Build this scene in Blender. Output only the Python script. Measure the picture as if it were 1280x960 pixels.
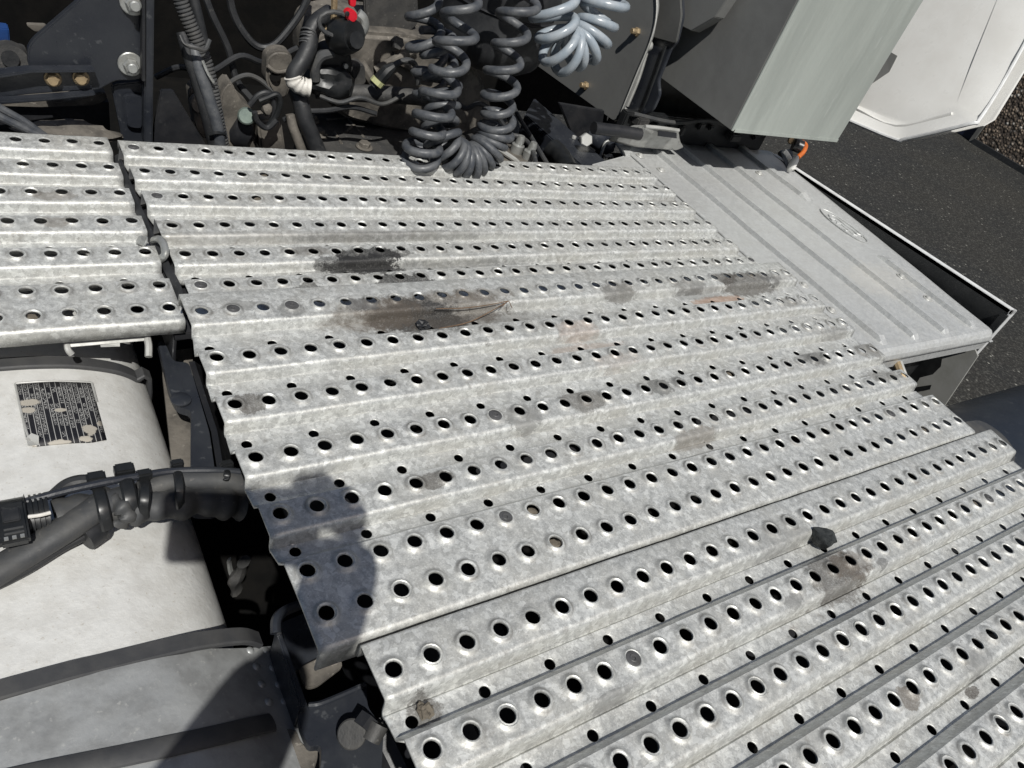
# Perforated catwalk on a truck chassis, seen from above.
# One unit "u" in the numbers below is the pitch of the holes in the deck (35 mm); mk() scales to metres.
import bpy, bmesh, math, random
from mathutils import Vector, Matrix, Quaternion, noise
random.seed(7)
S = 0.035
scene = bpy.context.scene
for o in list(bpy.data.objects): bpy.data.objects.remove(o)
COL = scene.collection

# ---------------------------------------------------------------- camera, sky, sun, exposure
cam = bpy.data.cameras.new('camera'); camo = bpy.data.objects.new('camera', cam); COL.objects.link(camo)
cam.sensor_width = 36.0; cam.lens = 27.03; cam.clip_start = 0.02; cam.clip_end = 400
CAM_M = [[0.81521, 0.12289, -0.56598, -0.21454], [-0.48909, 0.66947, -0.55911, -0.30815], [0.31020, 0.73261, 0.60586, 0.58085], [0.00000, 0.00000, 0.00000, 1.00000]]
camo.matrix_world = Matrix(CAM_M)
scene.camera = camo
SUN = Vector((-0.2495, -0.5386, 0.8048)).normalized()
world = bpy.data.worlds.new('World'); scene.world = world; world.use_nodes = True
wn = world.node_tree; wn.nodes.clear()
sky = wn.nodes.new('ShaderNodeTexSky'); sky.sky_type = 'NISHITA'; sky.sun_disc = False
sky.sun_elevation = math.asin(SUN.z); sky.dust_density = 2.5; sky.ozone_density = .6; sky.sun_rotation = math.atan2(-SUN.x, SUN.y)
bg = wn.nodes.new('ShaderNodeBackground'); bg.inputs['Strength'].default_value = 0.05
wo = wn.nodes.new('ShaderNodeOutputWorld')
wn.links.new(sky.outputs[0], bg.inputs[0]); wn.links.new(bg.outputs[0], wo.inputs[0])
sl = bpy.data.lights.new('sun', 'SUN'); sl.energy = 4.5; sl.angle = math.radians(0.53); sl.color = (1.0, 0.978, 0.925)
so = bpy.data.objects.new('sun', sl); COL.objects.link(so); so.rotation_euler = SUN.to_track_quat('Z', 'Y').to_euler()
so.location = SUN * 8
scene.view_settings.view_transform = 'Standard'; scene.view_settings.look = 'None'
scene.view_settings.gamma = 1.0; scene.view_settings.use_curve_mapping = False
scene.view_settings.exposure = 0.0
scene.render.engine = 'CYCLES'
scene.cycles.max_bounces = 5; scene.cycles.diffuse_bounces = 3; scene.cycles.glossy_bounces = 3; scene.cycles.caustics_reflective = False; scene.cycles.caustics_refractive = False

# ---------------------------------------------------------------- materials
MATS = {}
def nd(nt, t, **kw):
    n = nt.nodes.new(t)
    for k, v in kw.items():
        if k.startswith('i_'): n.inputs[k[2:].replace('_', ' ')].default_value = v
        else: setattr(n, k, v)
    return n
def ramp(nt, src, a, b, lo=0.0, hi=1.0):
    m = nd(nt, 'ShaderNodeMapRange', interpolation_type='SMOOTHSTEP'); nt.links.new(src, m.inputs['Value'])
    m.inputs['From Min'].default_value = a; m.inputs['From Max'].default_value = b
    m.inputs['To Min'].default_value = lo; m.inputs['To Max'].default_value = hi
    return m.outputs['Result']
def mixc(nt, fac, a, b, blend='MIX'):
    m = nd(nt, 'ShaderNodeMix', data_type='RGBA', blend_type=blend)
    for s, v in ((m.inputs[0], fac), (m.inputs[6], a), (m.inputs[7], b)):
        if isinstance(v, (int, float)): s.default_value = v
        elif isinstance(v, tuple): s.default_value = (*v, 1)
        else: nt.links.new(v, s)
    return m.outputs[2]
def base(name):
    m = bpy.data.materials.new(name); m.use_nodes = True; nt = m.node_tree; nt.nodes.clear()
    out = nd(nt, 'ShaderNodeOutputMaterial'); p = nd(nt, 'ShaderNodeBsdfPrincipled'); nt.links.new(p.outputs[0], out.inputs[0])
    MATS[name] = m
    return m, nt, p
def noise_n(nt, vec, scale, detail=6, rough=.6):
    n = nd(nt, 'ShaderNodeTexNoise'); n.inputs['Scale'].default_value = scale
    n.inputs['Detail'].default_value = detail; n.inputs['Roughness'].default_value = rough
    if vec is not None: nt.links.new(vec, n.inputs['Vector'])
    return n.outputs['Fac']
def pm(name, col, col2=None, rough=.5, metal=0.0, scale=30, bump=.1, bscale=200, speck=None, speck_amt=.5, rvar=.12, spec=.5, stretch=None):
    """generic worn surface: two tones mixed by noise, optional sparse specks, fine bump"""
    m, nt, p = base(name)
    tc = nd(nt, 'ShaderNodeTexCoord'); v = tc.outputs['Object']
    if stretch:
        mp_ = nd(nt, 'ShaderNodeMapping'); mp_.inputs['Scale'].default_value = stretch; nt.links.new(v, mp_.inputs[0]); v = mp_.outputs[0]
    n1 = noise_n(nt, v, scale); col2 = col2 or tuple(c * .7 for c in col)
    c = mixc(nt, ramp(nt, n1, .35, .68), col, col2)
    if speck:
        n2 = noise_n(nt, v, scale * 5.3, 3); c = mixc(nt, ramp(nt, n2, .62, .72, 0, speck_amt), c, speck)
    nt.links.new(c, p.inputs['Base Color'])
    n3 = noise_n(nt, v, scale * 2.1, 4)
    nt.links.new(ramp(nt, n3, .25, .75, max(.05, rough - rvar), min(1, rough + rvar)), p.inputs['Roughness'])
    p.inputs['Metallic'].default_value = metal; p.inputs['Specular IOR Level'].default_value = spec
    if bump:
        b = nd(nt, 'ShaderNodeBump'); b.inputs['Strength'].default_value = bump; b.inputs['Distance'].default_value = .002
        nt.links.new(noise_n(nt, v, bscale, 5), b.inputs['Height']); nt.links.new(b.outputs[0], p.inputs['Normal'])
    return m

def deck_material(name, tint, metal, rough, stains, scuff=.5, g=1.0):
    m, nt, p = base(name)
    geo = nd(nt, 'ShaderNodeNewGeometry'); sc = nd(nt, 'ShaderNodeVectorMath', operation='SCALE'); sc.inputs['Scale'].default_value = 1 / S
    nt.links.new(geo.outputs['Position'], sc.inputs[0]); pos = sc.outputs[0]
    # mottled weathered aluminium: cloudy patches, small spangle, long rolling streaks
    big = noise_n(nt, pos, .55, 3, .6); mid = noise_n(nt, pos, 4.2, 5, .78); fine = noise_n(nt, pos, 19, 3, .75)
    st = nd(nt, 'ShaderNodeMapping'); st.inputs['Scale'].default_value = (.12, 3.6, 1); nt.links.new(pos, st.inputs[0])
    streak = noise_n(nt, st.outputs[0], 2.2, 3, .65)
    l = tuple(tint); d = tuple(c * (1 - .42 * g) for c in tint)
    c = mixc(nt, ramp(nt, mid, .28, .72), d, l)
    c = mixc(nt, ramp(nt, big, .38, .66, 0, .55 * g), c, tuple(a * b for a, b in zip(tint, (.72, .70, .665))))
    c = mixc(nt, ramp(nt, streak, .52, .75, 0, .30), c, tuple(a * b for a, b in zip(tint, (.62, .60, .56))))
    c = mixc(nt, ramp(nt, fine, .54, .68, 0, .5 * g), c, tuple(min(1, a * 1.25) for a in tint))
    c = mixc(nt, ramp(nt, fine, .45, .32, 0, .6 * g), c, tuple(a * .45 for a in tint))
    vs_ = nd(nt, 'ShaderNodeTexVoronoi'); vs_.inputs['Scale'].default_value = 6.5; vs_.inputs['Randomness'].default_value = 1
    wr_ = nd(nt, 'ShaderNodeVectorMath', operation='MULTIPLY_ADD'); nz = nd(nt, 'ShaderNodeTexNoise'); nz.inputs['Scale'].default_value = 7; nz.inputs['Detail'].default_value = 0; nt.links.new(pos, nz.inputs['Vector'])
    nt.links.new(nz.outputs['Color'], wr_.inputs[0]); wr_.inputs[1].default_value = (.22, .22, .0); nt.links.new(pos, wr_.inputs[2]); nt.links.new(wr_.outputs[0], vs_.inputs['Vector'])
    hv = nd(nt, 'ShaderNodeSeparateColor'); nt.links.new(vs_.outputs['Color'], hv.inputs[0])
    c = mixc(nt, ramp(nt, hv.outputs[0], .62, 1.0, 0, .36 * g), c, tuple(a * .55 for a in tint))
    c = mixc(nt, ramp(nt, hv.outputs[1], .62, 1.0, 0, .40 * g), c, tuple(min(1, a * 1.3) for a in tint))
    blot = noise_n(nt, pos, 1.5, 4, .68)
    c = mixc(nt, ramp(nt, blot, .60, .74, 0, .42 * min(1, scuff * 2)), c, (.20, .18, .155))
    # sparse scratches and dark nicks
    vs = nd(nt, 'ShaderNodeMapping'); vs.inputs['Scale'].default_value = (.8, 2.6, 1); vs.inputs['Rotation'].default_value = (0, 0, .3); nt.links.new(pos, vs.inputs[0])
    nick = noise_n(nt, vs.outputs[0], 2.6, 4, .8)
    c = mixc(nt, ramp(nt, nick, .655, .70, 0, scuff), c, (.13, .12, .11))
    at_ = nd(nt, 'ShaderNodeAttribute'); at_.attribute_name = 'grime_ring'
    rg = nd(nt, 'ShaderNodeMath', operation='MULTIPLY'); nt.links.new(at_.outputs['Fac'], rg.inputs[0]); nt.links.new(ramp(nt, mid, .3, .62, .35, 1.0), rg.inputs[1])
    c = mixc(nt, rg.outputs[0], c, (.15, .14, .128))
    wv = noise_n(nt, pos, 1.9, 6, .78); soft = ramp(nt, fine, .34, .56, .62, 1.0); fs = []
    for (x, y, z, rx, ry, col, a, hard) in stains:
        sb = nd(nt, 'ShaderNodeVectorMath', operation='SUBTRACT'); nt.links.new(pos, sb.inputs[0]); sb.inputs[1].default_value = (x, y, z)
        ml = nd(nt, 'ShaderNodeVectorMath', operation='MULTIPLY'); nt.links.new(sb.outputs[0], ml.inputs[0]); ml.inputs[1].default_value = (1 / rx, 1 / ry, .25)
        ln = nd(nt, 'ShaderNodeVectorMath', operation='LENGTH'); nt.links.new(ml.outputs[0], ln.inputs[0])
        ad = nd(nt, 'ShaderNodeMath', operation='MULTIPLY_ADD'); nt.links.new(wv, ad.inputs[0]); ad.inputs[1].default_value = 2.4; nt.links.new(ln.outputs['Value'], ad.inputs[2])
        f = ramp(nt, ad.outputs[0], 2.35 + hard * .9, 2.35 - hard * .9, 0, a)
        fm = nd(nt, 'ShaderNodeMath', operation='MULTIPLY'); nt.links.new(f, fm.inputs[0]); nt.links.new(soft, fm.inputs[1]); f = fm.outputs[0]; fs.append(f)
        c = mixc(nt, f, c, col)
    nt.links.new(c, p.inputs['Base Color'])
    nt.links.new(ramp(nt, mid, .3, .75, rough - .08, rough + .14), p.inputs['Roughness'])
    mt = None
    for f in fs:
        if mt is None: mt = f
        else:
            q = nd(nt, 'ShaderNodeMath', operation='MAXIMUM'); nt.links.new(mt, q.inputs[0]); nt.links.new(f, q.inputs[1]); mt = q.outputs[0]
    if mt is not None: nt.links.new(ramp(nt, mt, 0, 1, metal, .05), p.inputs['Metallic'])
    else: p.inputs['Metallic'].default_value = metal
    b = nd(nt, 'ShaderNodeBump'); b.inputs['Strength'].default_value = .18; b.inputs['Distance'].default_value = .0012
    nt.links.new(noise_n(nt, pos, 9, 3, .7), b.inputs['Height'])
    nt.links.new(b.outputs[0], p.inputs['Normal'])
    return m

OIL = (.022, .0215, .0215); BROWN = (.105, .086, .068); RUST = (.26, .12, .05); GREY = (.10, .10, .10); MUD = (.060, .052, .044); PALE = (.62, .58, .50)
def st(p, rx, ry, col, a, hard=.25): return (*p, rx, ry, col, a, hard)
STAINS = [
    st((8.14, 16.13, -1.18), 1.25, .55, OIL, .97, .08), st((7.80, 15.65, -1.40), 1.5, .55, OIL, .95, .10), st((9.02, 14.23, -1.18), 1.1, .5, OIL, .93, .10),
    st((4.76, 14.16, -1.18), .5, .25, OIL, .8, .12), st((5.66, 16.66, -1.50), .8, .3, MUD, .7, .3), st((5.25, 17.97, -1.50), 6, .2, BROWN, .35, .4),
    st((8.53, 11.06, 0.00), 2.9, .75, BROWN, .8, .3), st((7.79, 10.71, -0.20), 1.6, .85, OIL, .92, .3), st((9.89, 10.38, -0.30), 3.2, .45, MUD, .62, .3), st((6.08, 11.04, -0.30), 1.6, .6, BROWN, .6, .35),
    st((5.64, 11.52, 0.00), .55, .3, GREY, .75, .12), st((3.02, 11.48, 0.00), .45, .3, OIL, .6, .2), st((0.33, 7.29, 0.00), .42, .38, MUD, .8, .08),
    st((14.17, 9.01, 0.00), .9, .4, RUST, .34, .35), st((14.28, 8.18, -0.30), 1.8, .25, RUST, .32, .35), st((14.73, 6.96, 0.00), 1.0, .3, RUST, .18, .35),
    st((24.46, 10.31, -0.30), 1.6, .35, RUST, .7, .22), st((27.50, 11.20, 0.00), 1.7, .65, MUD, .85, .18), st((18.22, 11.26, 0.00), .9, .45, MUD, .72, .2), st((22.94, 11.30, 0.00), 1.0, .35, MUD, .6, .2),
    st((26.04, 5.25, 0.00), .75, .45, OIL, .75, .25), st((30.54, 5.21, 0.00), 1.0, .5, MUD, .6, .22), st((29.62, 3.49, 0.00), 1.1, .45, MUD, .55, .22), st((11.80, 5.19, 0.00), .8, .5, MUD, .72, .15), st((8.92, 4.92, 0.00), .62, .48, GREY, .62, .10),
    st((15.73, 5.20, 0.00), .5, .4, OIL, .7, .15), st((16.85, 5.28, 0.00), .4, .3, OIL, .6, .15), st((4.49, 3.10, 0.00), .6, .25, MUD, .8, .12), st((15.49, 2.54, -0.30), 1.0, .3, BROWN, .65, .2),
    st((15.97, -4.15, 0.16), 1.1, .75, MUD, .82, .2), st((16.79, -4.02, 0.16), .8, .5, BROWN, .7, .2), st((14.78, -2.25, 0.16), 1.3, .5, GREY, .45, .3), st((13.39, -4.31, 0.16), .35, .2, GREY, .7, .12), st((18.28, -4.39, 0.16), .25, .15, GREY, .8, .12),
    st((14.49, -8.07, 0.16), .36, .3, BROWN, .8, .08), st((18.45, -8.31, 0.16), .7, .3, GREY, .6, .18), st((17.72, -8.85, -0.10), .3, .15, MUD, .9, .1), st((5.81, -4.53, 0.16), .7, .12, GREY, .65, .15),
    st((1.32, -2.98, -0.20), .35, .3, MUD, .8, .12), st((25.99, 13.95, -1.18), .8, .2, MUD, .5, .2), st((11.46, 15.72, -1.40), 5, .14, OIL, .6, .35), st((10.46, 17.92, -1.40), 4.5, .12, OIL, .5, .35), st((30.79, 21.52, -1.50), 2.2, .25, MUD, .6, .3), st((30.05, 23.23, -1.50), 2.5, .25, BROWN, .55, .3),
    st((25.81, 11.61, 0.00), .8, .4, MUD, .8, .2), st((29.54, 11.40, 0.00), .7, .35, GREY, .7, .2), st((28.58, 9.30, 0.00), .9, .3, MUD, .5, .25), st((23.57, 10.85, 0.00), 1.6, .25, GREY, .5, .3), st((29.66, 6.77, -0.30), 1.0, .25, MUD, .5, .25), st((1.38, 11.92, 0.00), .5, .25, GREY, .55, .2), st((10.87, 11.65, 0.00), 1.5, .3, BROWN, .5, .3),
    st((6.62, 16.01, -1.40), .9, .25, OIL, .8, .12), st((9.26, 16.26, -1.18), .8, .25, OIL, .8, .12), st((18.47, 17.42, -1.40), 5, .10, GREY, .6, .35), st((20.16, 12.54, -1.18), .5, .2, MUD, .6, .2), st((17.82, 15.03, -1.18), 3, .15, GREY, .4, .35),
    st((-2.92, 20.69, -1.50), .6, .25, BROWN, .6, .2), st((-3.10, 18.87, -1.18), .5, .3, BROWN, .6, .2),
]
for nm, test in (('far', lambda q: q[0] > -.5 and (q[1] > 13.2 and q[2] < -1)), ('middle', lambda q: q[2] > -1 and -1 < q[1] < 13.3), ('near', lambda q: q[1] < -1), ('left', lambda q: q[0] <= -.5 and q[1] > 12)):
    deck_material('deck_aluminium_' + nm, (.70, .71, .69), .46, .48, [q for q in STAINS if test(q)])
deck_material('weathered_aluminium_cover', (.56, .57, .565), .36, .46, [st((43.82, 12.53, -1.80), 3, 1.5, PALE, .25, .5)], .12, .4)
pm('tank_aluminium', (.67, .67, .65), (.59, .585, .56), .46, .18, 45, .25, 190, (.45, .42, .37), .6)
pm('dull_band_metal', (.36, .37, .372), (.25, .255, .255), .5, .35, 30, .2, 160, (.5, .5, .48), .5)
pm('galvanised_box', (.46, .495, .462), (.375, .405, .378), .45, .25, 16, .06, 100, (.50, .53, .50), .5, stretch=(1, 1, .16))
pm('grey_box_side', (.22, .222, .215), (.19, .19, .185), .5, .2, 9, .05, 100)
pm('navy_steel', (.018, .0205, .027), (.027, .030, .036), .36, .0, 14, .12, 150, (.12, .125, .13), .35)
pm('black_steel', (.012, .013, .016), (.022, .022, .024), .5, .0, 14, .1, 120, (.06, .06, .06), .3)
pm('black_plastic', (.010, .011, .012), (.017, .018, .019), .42, .0, 20, .05, 200, (.07, .07, .07), .25)
pm('black_rubber', (.014, .015, .017), (.024, .025, .027), .55, .0, 25, .12, 220, (.09, .088, .08), .3)
pm('dusty_rubber', (.038, .040, .043), (.066, .065, .062), .62, .0, 25, .15, 220, (.14, .13, .12), .4)
pm('strap_rubber', (.042, .043, .046), (.06, .06, .06), .55, .0, 25, .1, 220)
pm('hose_grey', (.048, .053, .062), (.098, .102, .108), .48, .0, 45, .12, 220, (.17, .165, .155), .5)
pm('hose_blue_grey', (.25, .29, .33), (.33, .36, .39), .30, .0, 40, .03, 220, (.16, .17, .17), .3)
pm('dusty_casting', (.16, .145, .125), (.058, .053, .047), .72, .15, 24, .5, 120, (.34, .31, .27), .5)
pm('dark_casting', (.045, .045, .045), (.075, .072, .068), .62, .2, 24, .5, 120, (.20, .19, .175), .45)
pm('shade_black', (.004, .004, .004), (.007, .0065, .006), .9, 0, 20, .4, 60, spec=.1)  # near-black: the shade under and behind the deck put into the colour
pm('yellow_zinc', (.42, .32, .19), (.28, .21, .13), .45, .5, 60, .1, 220)
pm('grey_zinc', (.42, .43, .42), (.30, .30, .28), .4, .6, 60, .1, 220)
pm('green_zinc', (.22, .27, .235), (.16, .20, .18), .45, .4, 60, .1, 220)
pm('screw_grey', (.085, .085, .088), (.05, .05, .05), .6, .2, 60, .3, 220)
pm('bright_aluminium', (.50, .50, .48), (.38, .38, .36), .48, .35, 40, .05, 220)
pm('white_plastic', (.80, .795, .77), (.74, .73, .70), .34, .0, 9, .03, 200)
pm('white_edge', (.72, .73, .73), (.6, .6, .6), .4, .0, 30, 0)
pm('skirt_inside', (.33, .33, .315), (.27, .27, .25), .5, .1, 18, .08, 100)
pm('red_plastic', (.62, .012, .03), (.5, .01, .02), .35, .0, 30, 0)
pm('blue_plastic', (.02, .06, .20), None, .4, .0, 30, 0)
pm('orange_plastic', (.55, .13, .02), None, .35, .0, 30, 0)
pm('white_tape', (.62, .60, .56), (.5, .48, .44), .6, .0, 60, .3, 220)
pm('connector_pale', (.45, .46, .24), None, .5, .0, 30, 0)
pm('stone_dark', (.014, .017, .018), (.036, .04, .04), .75, .0, 130, 1.0, 160)
pm('dry_dirt', (.10, .085, .065), (.16, .14, .11), .9, .0, 60, .8, 200)
pm('dry_stem', (.16, .10, .06), None, .8, .0, 60, 0)
pm('navy_fender', (.016, .020, .028), (.027, .031, .038), .42, .0, 7, .12, 90, (.10, .105, .11), .35)
pm('navy_post', (.010, .014, .034), None, .4, .0, 9, 0)
pm('grey_trim', (.12, .12, .115), None, .5, .0, 9, 0)
def asphalt():
    m, nt, p = base('asphalt')
    tc = nd(nt, 'ShaderNodeTexCoord'); v = tc.outputs['Object']
    big = noise_n(nt, v, .9, 4); c = mixc(nt, ramp(nt, big, .35, .65), (.024, .0245, .025), (.036, .034, .030))
    vo = nd(nt, 'ShaderNodeTexVoronoi'); vo.inputs['Scale'].default_value = 70; nt.links.new(v, vo.inputs['Vector'])
    hs = nd(nt, 'ShaderNodeSeparateColor'); nt.links.new(vo.outputs['Color'], hs.inputs[0])
    c = mixc(nt, ramp(nt, hs.outputs[0], .45, 1.0, 0, .85), c, (.072, .071, .064))
    c = mixc(nt, ramp(nt, hs.outputs[1], .985, .998), c, (.24, .235, .21))
    c = mixc(nt, ramp(nt, vo.outputs['Distance'], .35, .6, 0, .7), c, (.016, .016, .015))
    nt.links.new(c, p.inputs['Base Color']); p.inputs['Roughness'].default_value = .85; p.inputs['Specular IOR Level'].default_value = .25
    b = nd(nt, 'ShaderNodeBump'); b.inputs['Strength'].default_value = .8; b.inputs['Distance'].default_value = .006; b.invert = True
    nt.links.new(vo.outputs['Distance'], b.inputs['Height']); nt.links.new(b.outputs[0], p.inputs['Normal'])
asphalt()
def aggregate():
    m, nt, p = base('exposed_aggregate')
    tc = nd(nt, 'ShaderNodeTexCoord'); v = tc.outputs['Object']
    vo = nd(nt, 'ShaderNodeTexVoronoi'); vo.inputs['Scale'].default_value = 34; nt.links.new(v, vo.inputs['Vector'])
    hs = nd(nt, 'ShaderNodeSeparateColor'); nt.links.new(vo.outputs['Color'], hs.inputs[0])
    c = mixc(nt, hs.outputs[0], (.10, .075, .055), (.30, .235, .175))
    c = mixc(nt, ramp(nt, hs.outputs[1], .82, .9), c, (.60, .56, .50))
    c = mixc(nt, ramp(nt, vo.outputs['Distance'], .3, .6, 0, .9), c, (.045, .035, .028))
    nt.links.new(c, p.inputs['Base Color']); p.inputs['Roughness'].default_value = .6
    b = nd(nt, 'ShaderNodeBump'); b.inputs['Strength'].default_value = 1; b.inputs['Distance'].default_value = .012; b.invert = True
    nt.links.new(vo.outputs['Distance'], b.inputs['Height']); nt.links.new(b.outputs[0], p.inputs['Normal'])
aggregate()
def label_print():
    """dark data plate: pale rules and lines of tiny illegible characters, worn through in places (print along the plate's own UV)"""
    m, nt, p = base('data_plate_print')
    uv = nd(nt, 'ShaderNodeUVMap'); sp = nd(nt, 'ShaderNodeSeparateXYZ'); nt.links.new(uv.outputs[0], sp.inputs[0])
    def mth(op, a, b=None, c=None):
        n = nd(nt, 'ShaderNodeMath', operation=op)
        for i, x in enumerate((a, b, c)):
            if x is None: continue
            if isinstance(x, (int, float)): n.inputs[i].default_value = x
            else: nt.links.new(x, n.inputs[i])
        return n.outputs[0]
    NL = 14
    col = mth('MULTIPLY', sp.outputs[0], NL); fr = mth('FRACT', col); idx = mth('FLOOR', col)
    rule = mth('LESS_THAN', fr, .13)
    # characters: blocky noise sampled on a fine grid along each line
    cx = mth('FLOOR', mth('MULTIPLY', sp.outputs[1], 46)); sub = mth('FLOOR', mth('MULTIPLY', fr, 7)); suby = mth('FLOOR', mth('MULTIPLY', sp.outputs[1], 150))
    cb = nd(nt, 'ShaderNodeCombineXYZ'); nt.links.new(mth('MULTIPLY_ADD', idx, 9, sub), cb.inputs[0]); nt.links.new(suby, cb.inputs[1])
    wn_ = nd(nt, 'ShaderNodeTexWhiteNoise'); nt.links.new(cb.outputs[0], wn_.inputs['Vector'])
    ink = mth('GREATER_THAN', wn_.outputs['Value'], .56)
    gap = mth('GREATER_THAN', mth('FRACT', mth('MULTIPLY', sp.outputs[1], 46)), .25)
    body = mth('MULTIPLY', mth('GREATER_THAN', fr, .30), mth('LESS_THAN', fr, .88))
    lw = nd(nt, 'ShaderNodeTexWhiteNoise', noise_dimensions='1D'); nt.links.new(idx, lw.inputs['W'])
    length = mth('MULTIPLY_ADD', lw.outputs['Value'], .5, .42)
    inl = mth('LESS_THAN', mth('SUBTRACT', .98, sp.outputs[1]), length)
    txt = mth('MULTIPLY', mth('MULTIPLY', ink, gap), mth('MULTIPLY', body, inl))
    word = nd(nt, 'ShaderNodeTexWhiteNoise'); cb2 = nd(nt, 'ShaderNodeCombineXYZ'); nt.links.new(idx, cb2.inputs[0]); nt.links.new(mth('FLOOR', mth('MULTIPLY', sp.outputs[1], 11)), cb2.inputs[1]); nt.links.new(cb2.outputs[0], word.inputs['Vector'])
    txt = mth('MULTIPLY', txt, mth('GREATER_THAN', word.outputs['Value'], .22))
    f = mth('MAXIMUM', mth('MULTIPLY', rule, 1.0), txt)
    c = mixc(nt, f, (.012, .012, .015), (.34, .34, .33))
    tc = nd(nt, 'ShaderNodeTexCoord'); w = noise_n(nt, tc.outputs['Object'], 38, 6, .7)
    def spot(u, v, ru, rv):
        a = mth('DIVIDE', mth('SUBTRACT', sp.outputs[0], u), ru); b = mth('DIVIDE', mth('SUBTRACT', sp.outputs[1], v), rv)
        d = mth('SQRT', mth('ADD', mth('MULTIPLY', a, a), mth('MULTIPLY', b, b)))
        return ramp(nt, mth('MULTIPLY_ADD', w, 2.4, d), 1.95, 1.8)
    for s_ in ((.12, .68, .24, .07), (.08, .56, .12, .06), (.82, .20, .16, .12), (.72, .06, .12, .06), (.05, .05, .10, .12), (.45, .02, .2, .05), (.97, .30, .08, .1), (.50, .52, .1, .04)):
        c = mixc(nt, spot(*s_), c, (.36, .335, .29))
    nt.links.new(c, p.inputs['Base Color']); p.inputs['Roughness'].default_value = .4
label_print()

# ---------------------------------------------------------------- geometry helpers (coordinates in u)
ORG = {}
def V3(p): return Vector(p)
def link(ob, name, parent, o):
    COL.objects.link(ob); ORG[ob] = Vector(o)
    if parent is not None:
        ob.parent = parent; ob.location = (Vector(o) - ORG[parent]) * S
    else: ob.location = Vector(o) * S
    return ob
def thing(name, label, cat, loc, group=None):
    ob = bpy.data.objects.new(name, None); ob.empty_display_size = .02; link(ob, name, None, loc)
    ob['label'] = label; ob['category'] = cat
    if group: ob['group'] = group
    return ob
def tag(ob, label, cat, group=None):
    ob['label'] = label; ob['category'] = cat
    if group: ob['group'] = group
    return ob
def mesh_of(name, V, F, mat, smooth=32, o=(0, 0, 0), bevel=0, seg=2, uv=None):
    o = Vector(o); me = bpy.data.meshes.new(name)
    me.from_pydata([tuple((Vector(v) - o) * S) for v in V], [], F); me.validate()
    if bevel:
        bm = bmesh.new(); bm.from_mesh(me); bmesh.ops.remove_doubles(bm, verts=bm.verts, dist=1e-6)
        bmesh.ops.recalc_face_normals(bm, faces=bm.faces)
        ed = [e for e in bm.edges if len(e.link_faces) == 2 and e.calc_face_angle(0) > .5]
        bmesh.ops.bevel(bm, geom=ed, offset=bevel * S, segments=seg, affect='EDGES', clamp_overlap=True)
        bm.to_mesh(me); bm.free()
    me.materials.append(MATS[mat])
    if smooth:
        me.polygons.foreach_set('use_smooth', [True] * len(me.polygons)); me.set_sharp_from_angle(angle=math.radians(smooth))
    me.update()
    return me
def mk(name, VF, mat, parent=None, smooth=32, bevel=0, seg=2, o=None):
    V, F = VF
    if o is None:
        n = len(V); o = (sum(v[0] for v in V) / n, sum(v[1] for v in V) / n, min(v[2] for v in V))
    ob = bpy.data.objects.new(name, mesh_of(name, V, F, mat, smooth, o, bevel, seg))
    return link(ob, name, parent, o)
def put(name, me, parent, p, d=(0, 0, 1), spin=0.0):
    """place a shared mesh (built along +Z at the origin) at p, pointing along d"""
    ob = bpy.data.objects.new(name, me); link(ob, name, parent, p)
    ob.rotation_mode = 'QUATERNION'; ob.rotation_quaternion = Vector(d).to_track_quat('Z', 'Y') @ Quaternion((0, 0, 1), spin)
    return ob
def join(*parts):
    V, F = [], []
    for v, f in parts:
        n = len(V); V += list(v); F += [tuple(i + n for i in q) for q in f]
    return V, F
def box(x0, x1, y0, y1, z0, z1):
    V = [(x, y, z) for z in (z0, z1) for y in (y0, y1) for x in (x0, x1)]
    return V, [(0, 2, 3, 1), (4, 5, 7, 6), (0, 1, 5, 4), (2, 6, 7, 3), (0, 4, 6, 2), (1, 3, 7, 5)]
def prism(pts, off):
    """polygon (3-D points) extruded by off"""
    n = len(pts); off = Vector(off)
    V = [tuple(p) for p in pts] + [tuple(Vector(p) + off) for p in pts]
    F = [tuple(range(n)), tuple(range(2 * n - 1, n - 1, -1))] + [(i, n + i, n + (i + 1) % n, (i + 1) % n) for i in range(n)]
    return V, F
def rounded(pts, r, k=4):
    """round the corners of a 3-D polygon"""
    out = []; n = len(pts)
    for i in range(n):
        a, b, c = Vector(pts[i - 1]), Vector(pts[i]), Vector(pts[(i + 1) % n])
        rr = min(r, (a - b).length * .45, (c - b).length * .45)
        p0 = b + (a - b).normalized() * rr; p1 = b + (c - b).normalized() * rr
        for t in range(k + 1):
            t /= k; out.append(tuple(p0 * (1 - t) ** 2 + b * 2 * t * (1 - t) + p1 * t * t))
    return out
def catmull(P, n=8):
    P = [Vector(p) for p in P]; P = [P[0] * 2 - P[1]] + P + [P[-1] * 2 - P[-2]]; out = []
    for i in range(1, len(P) - 2):
        a, b, c, d = P[i - 1:i + 3]
        for k in range(n):
            t = k / n
            out.append(.5 * ((2 * b) + (c - a) * t + (2 * a - 5 * b + 4 * c - d) * t * t + (3 * b - a - 3 * c + d) * t ** 3))
    out.append(P[-2]); return out
def frames(P):
    n = len(P); T = [(P[min(i + 1, n - 1)] - P[max(i - 1, 0)]).normalized() for i in range(n)]
    u = T[0].orthogonal().normalized(); out = []
    for t in T:
        u = (u - t * u.dot(t)).normalized(); out.append((u.copy(), t.cross(u)))
    return T, out
def rint(r, t):
    f = t * (len(r) - 1); k = min(int(f), len(r) - 2); return r[k] + (r[k + 1] - r[k]) * (f - k)
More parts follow.
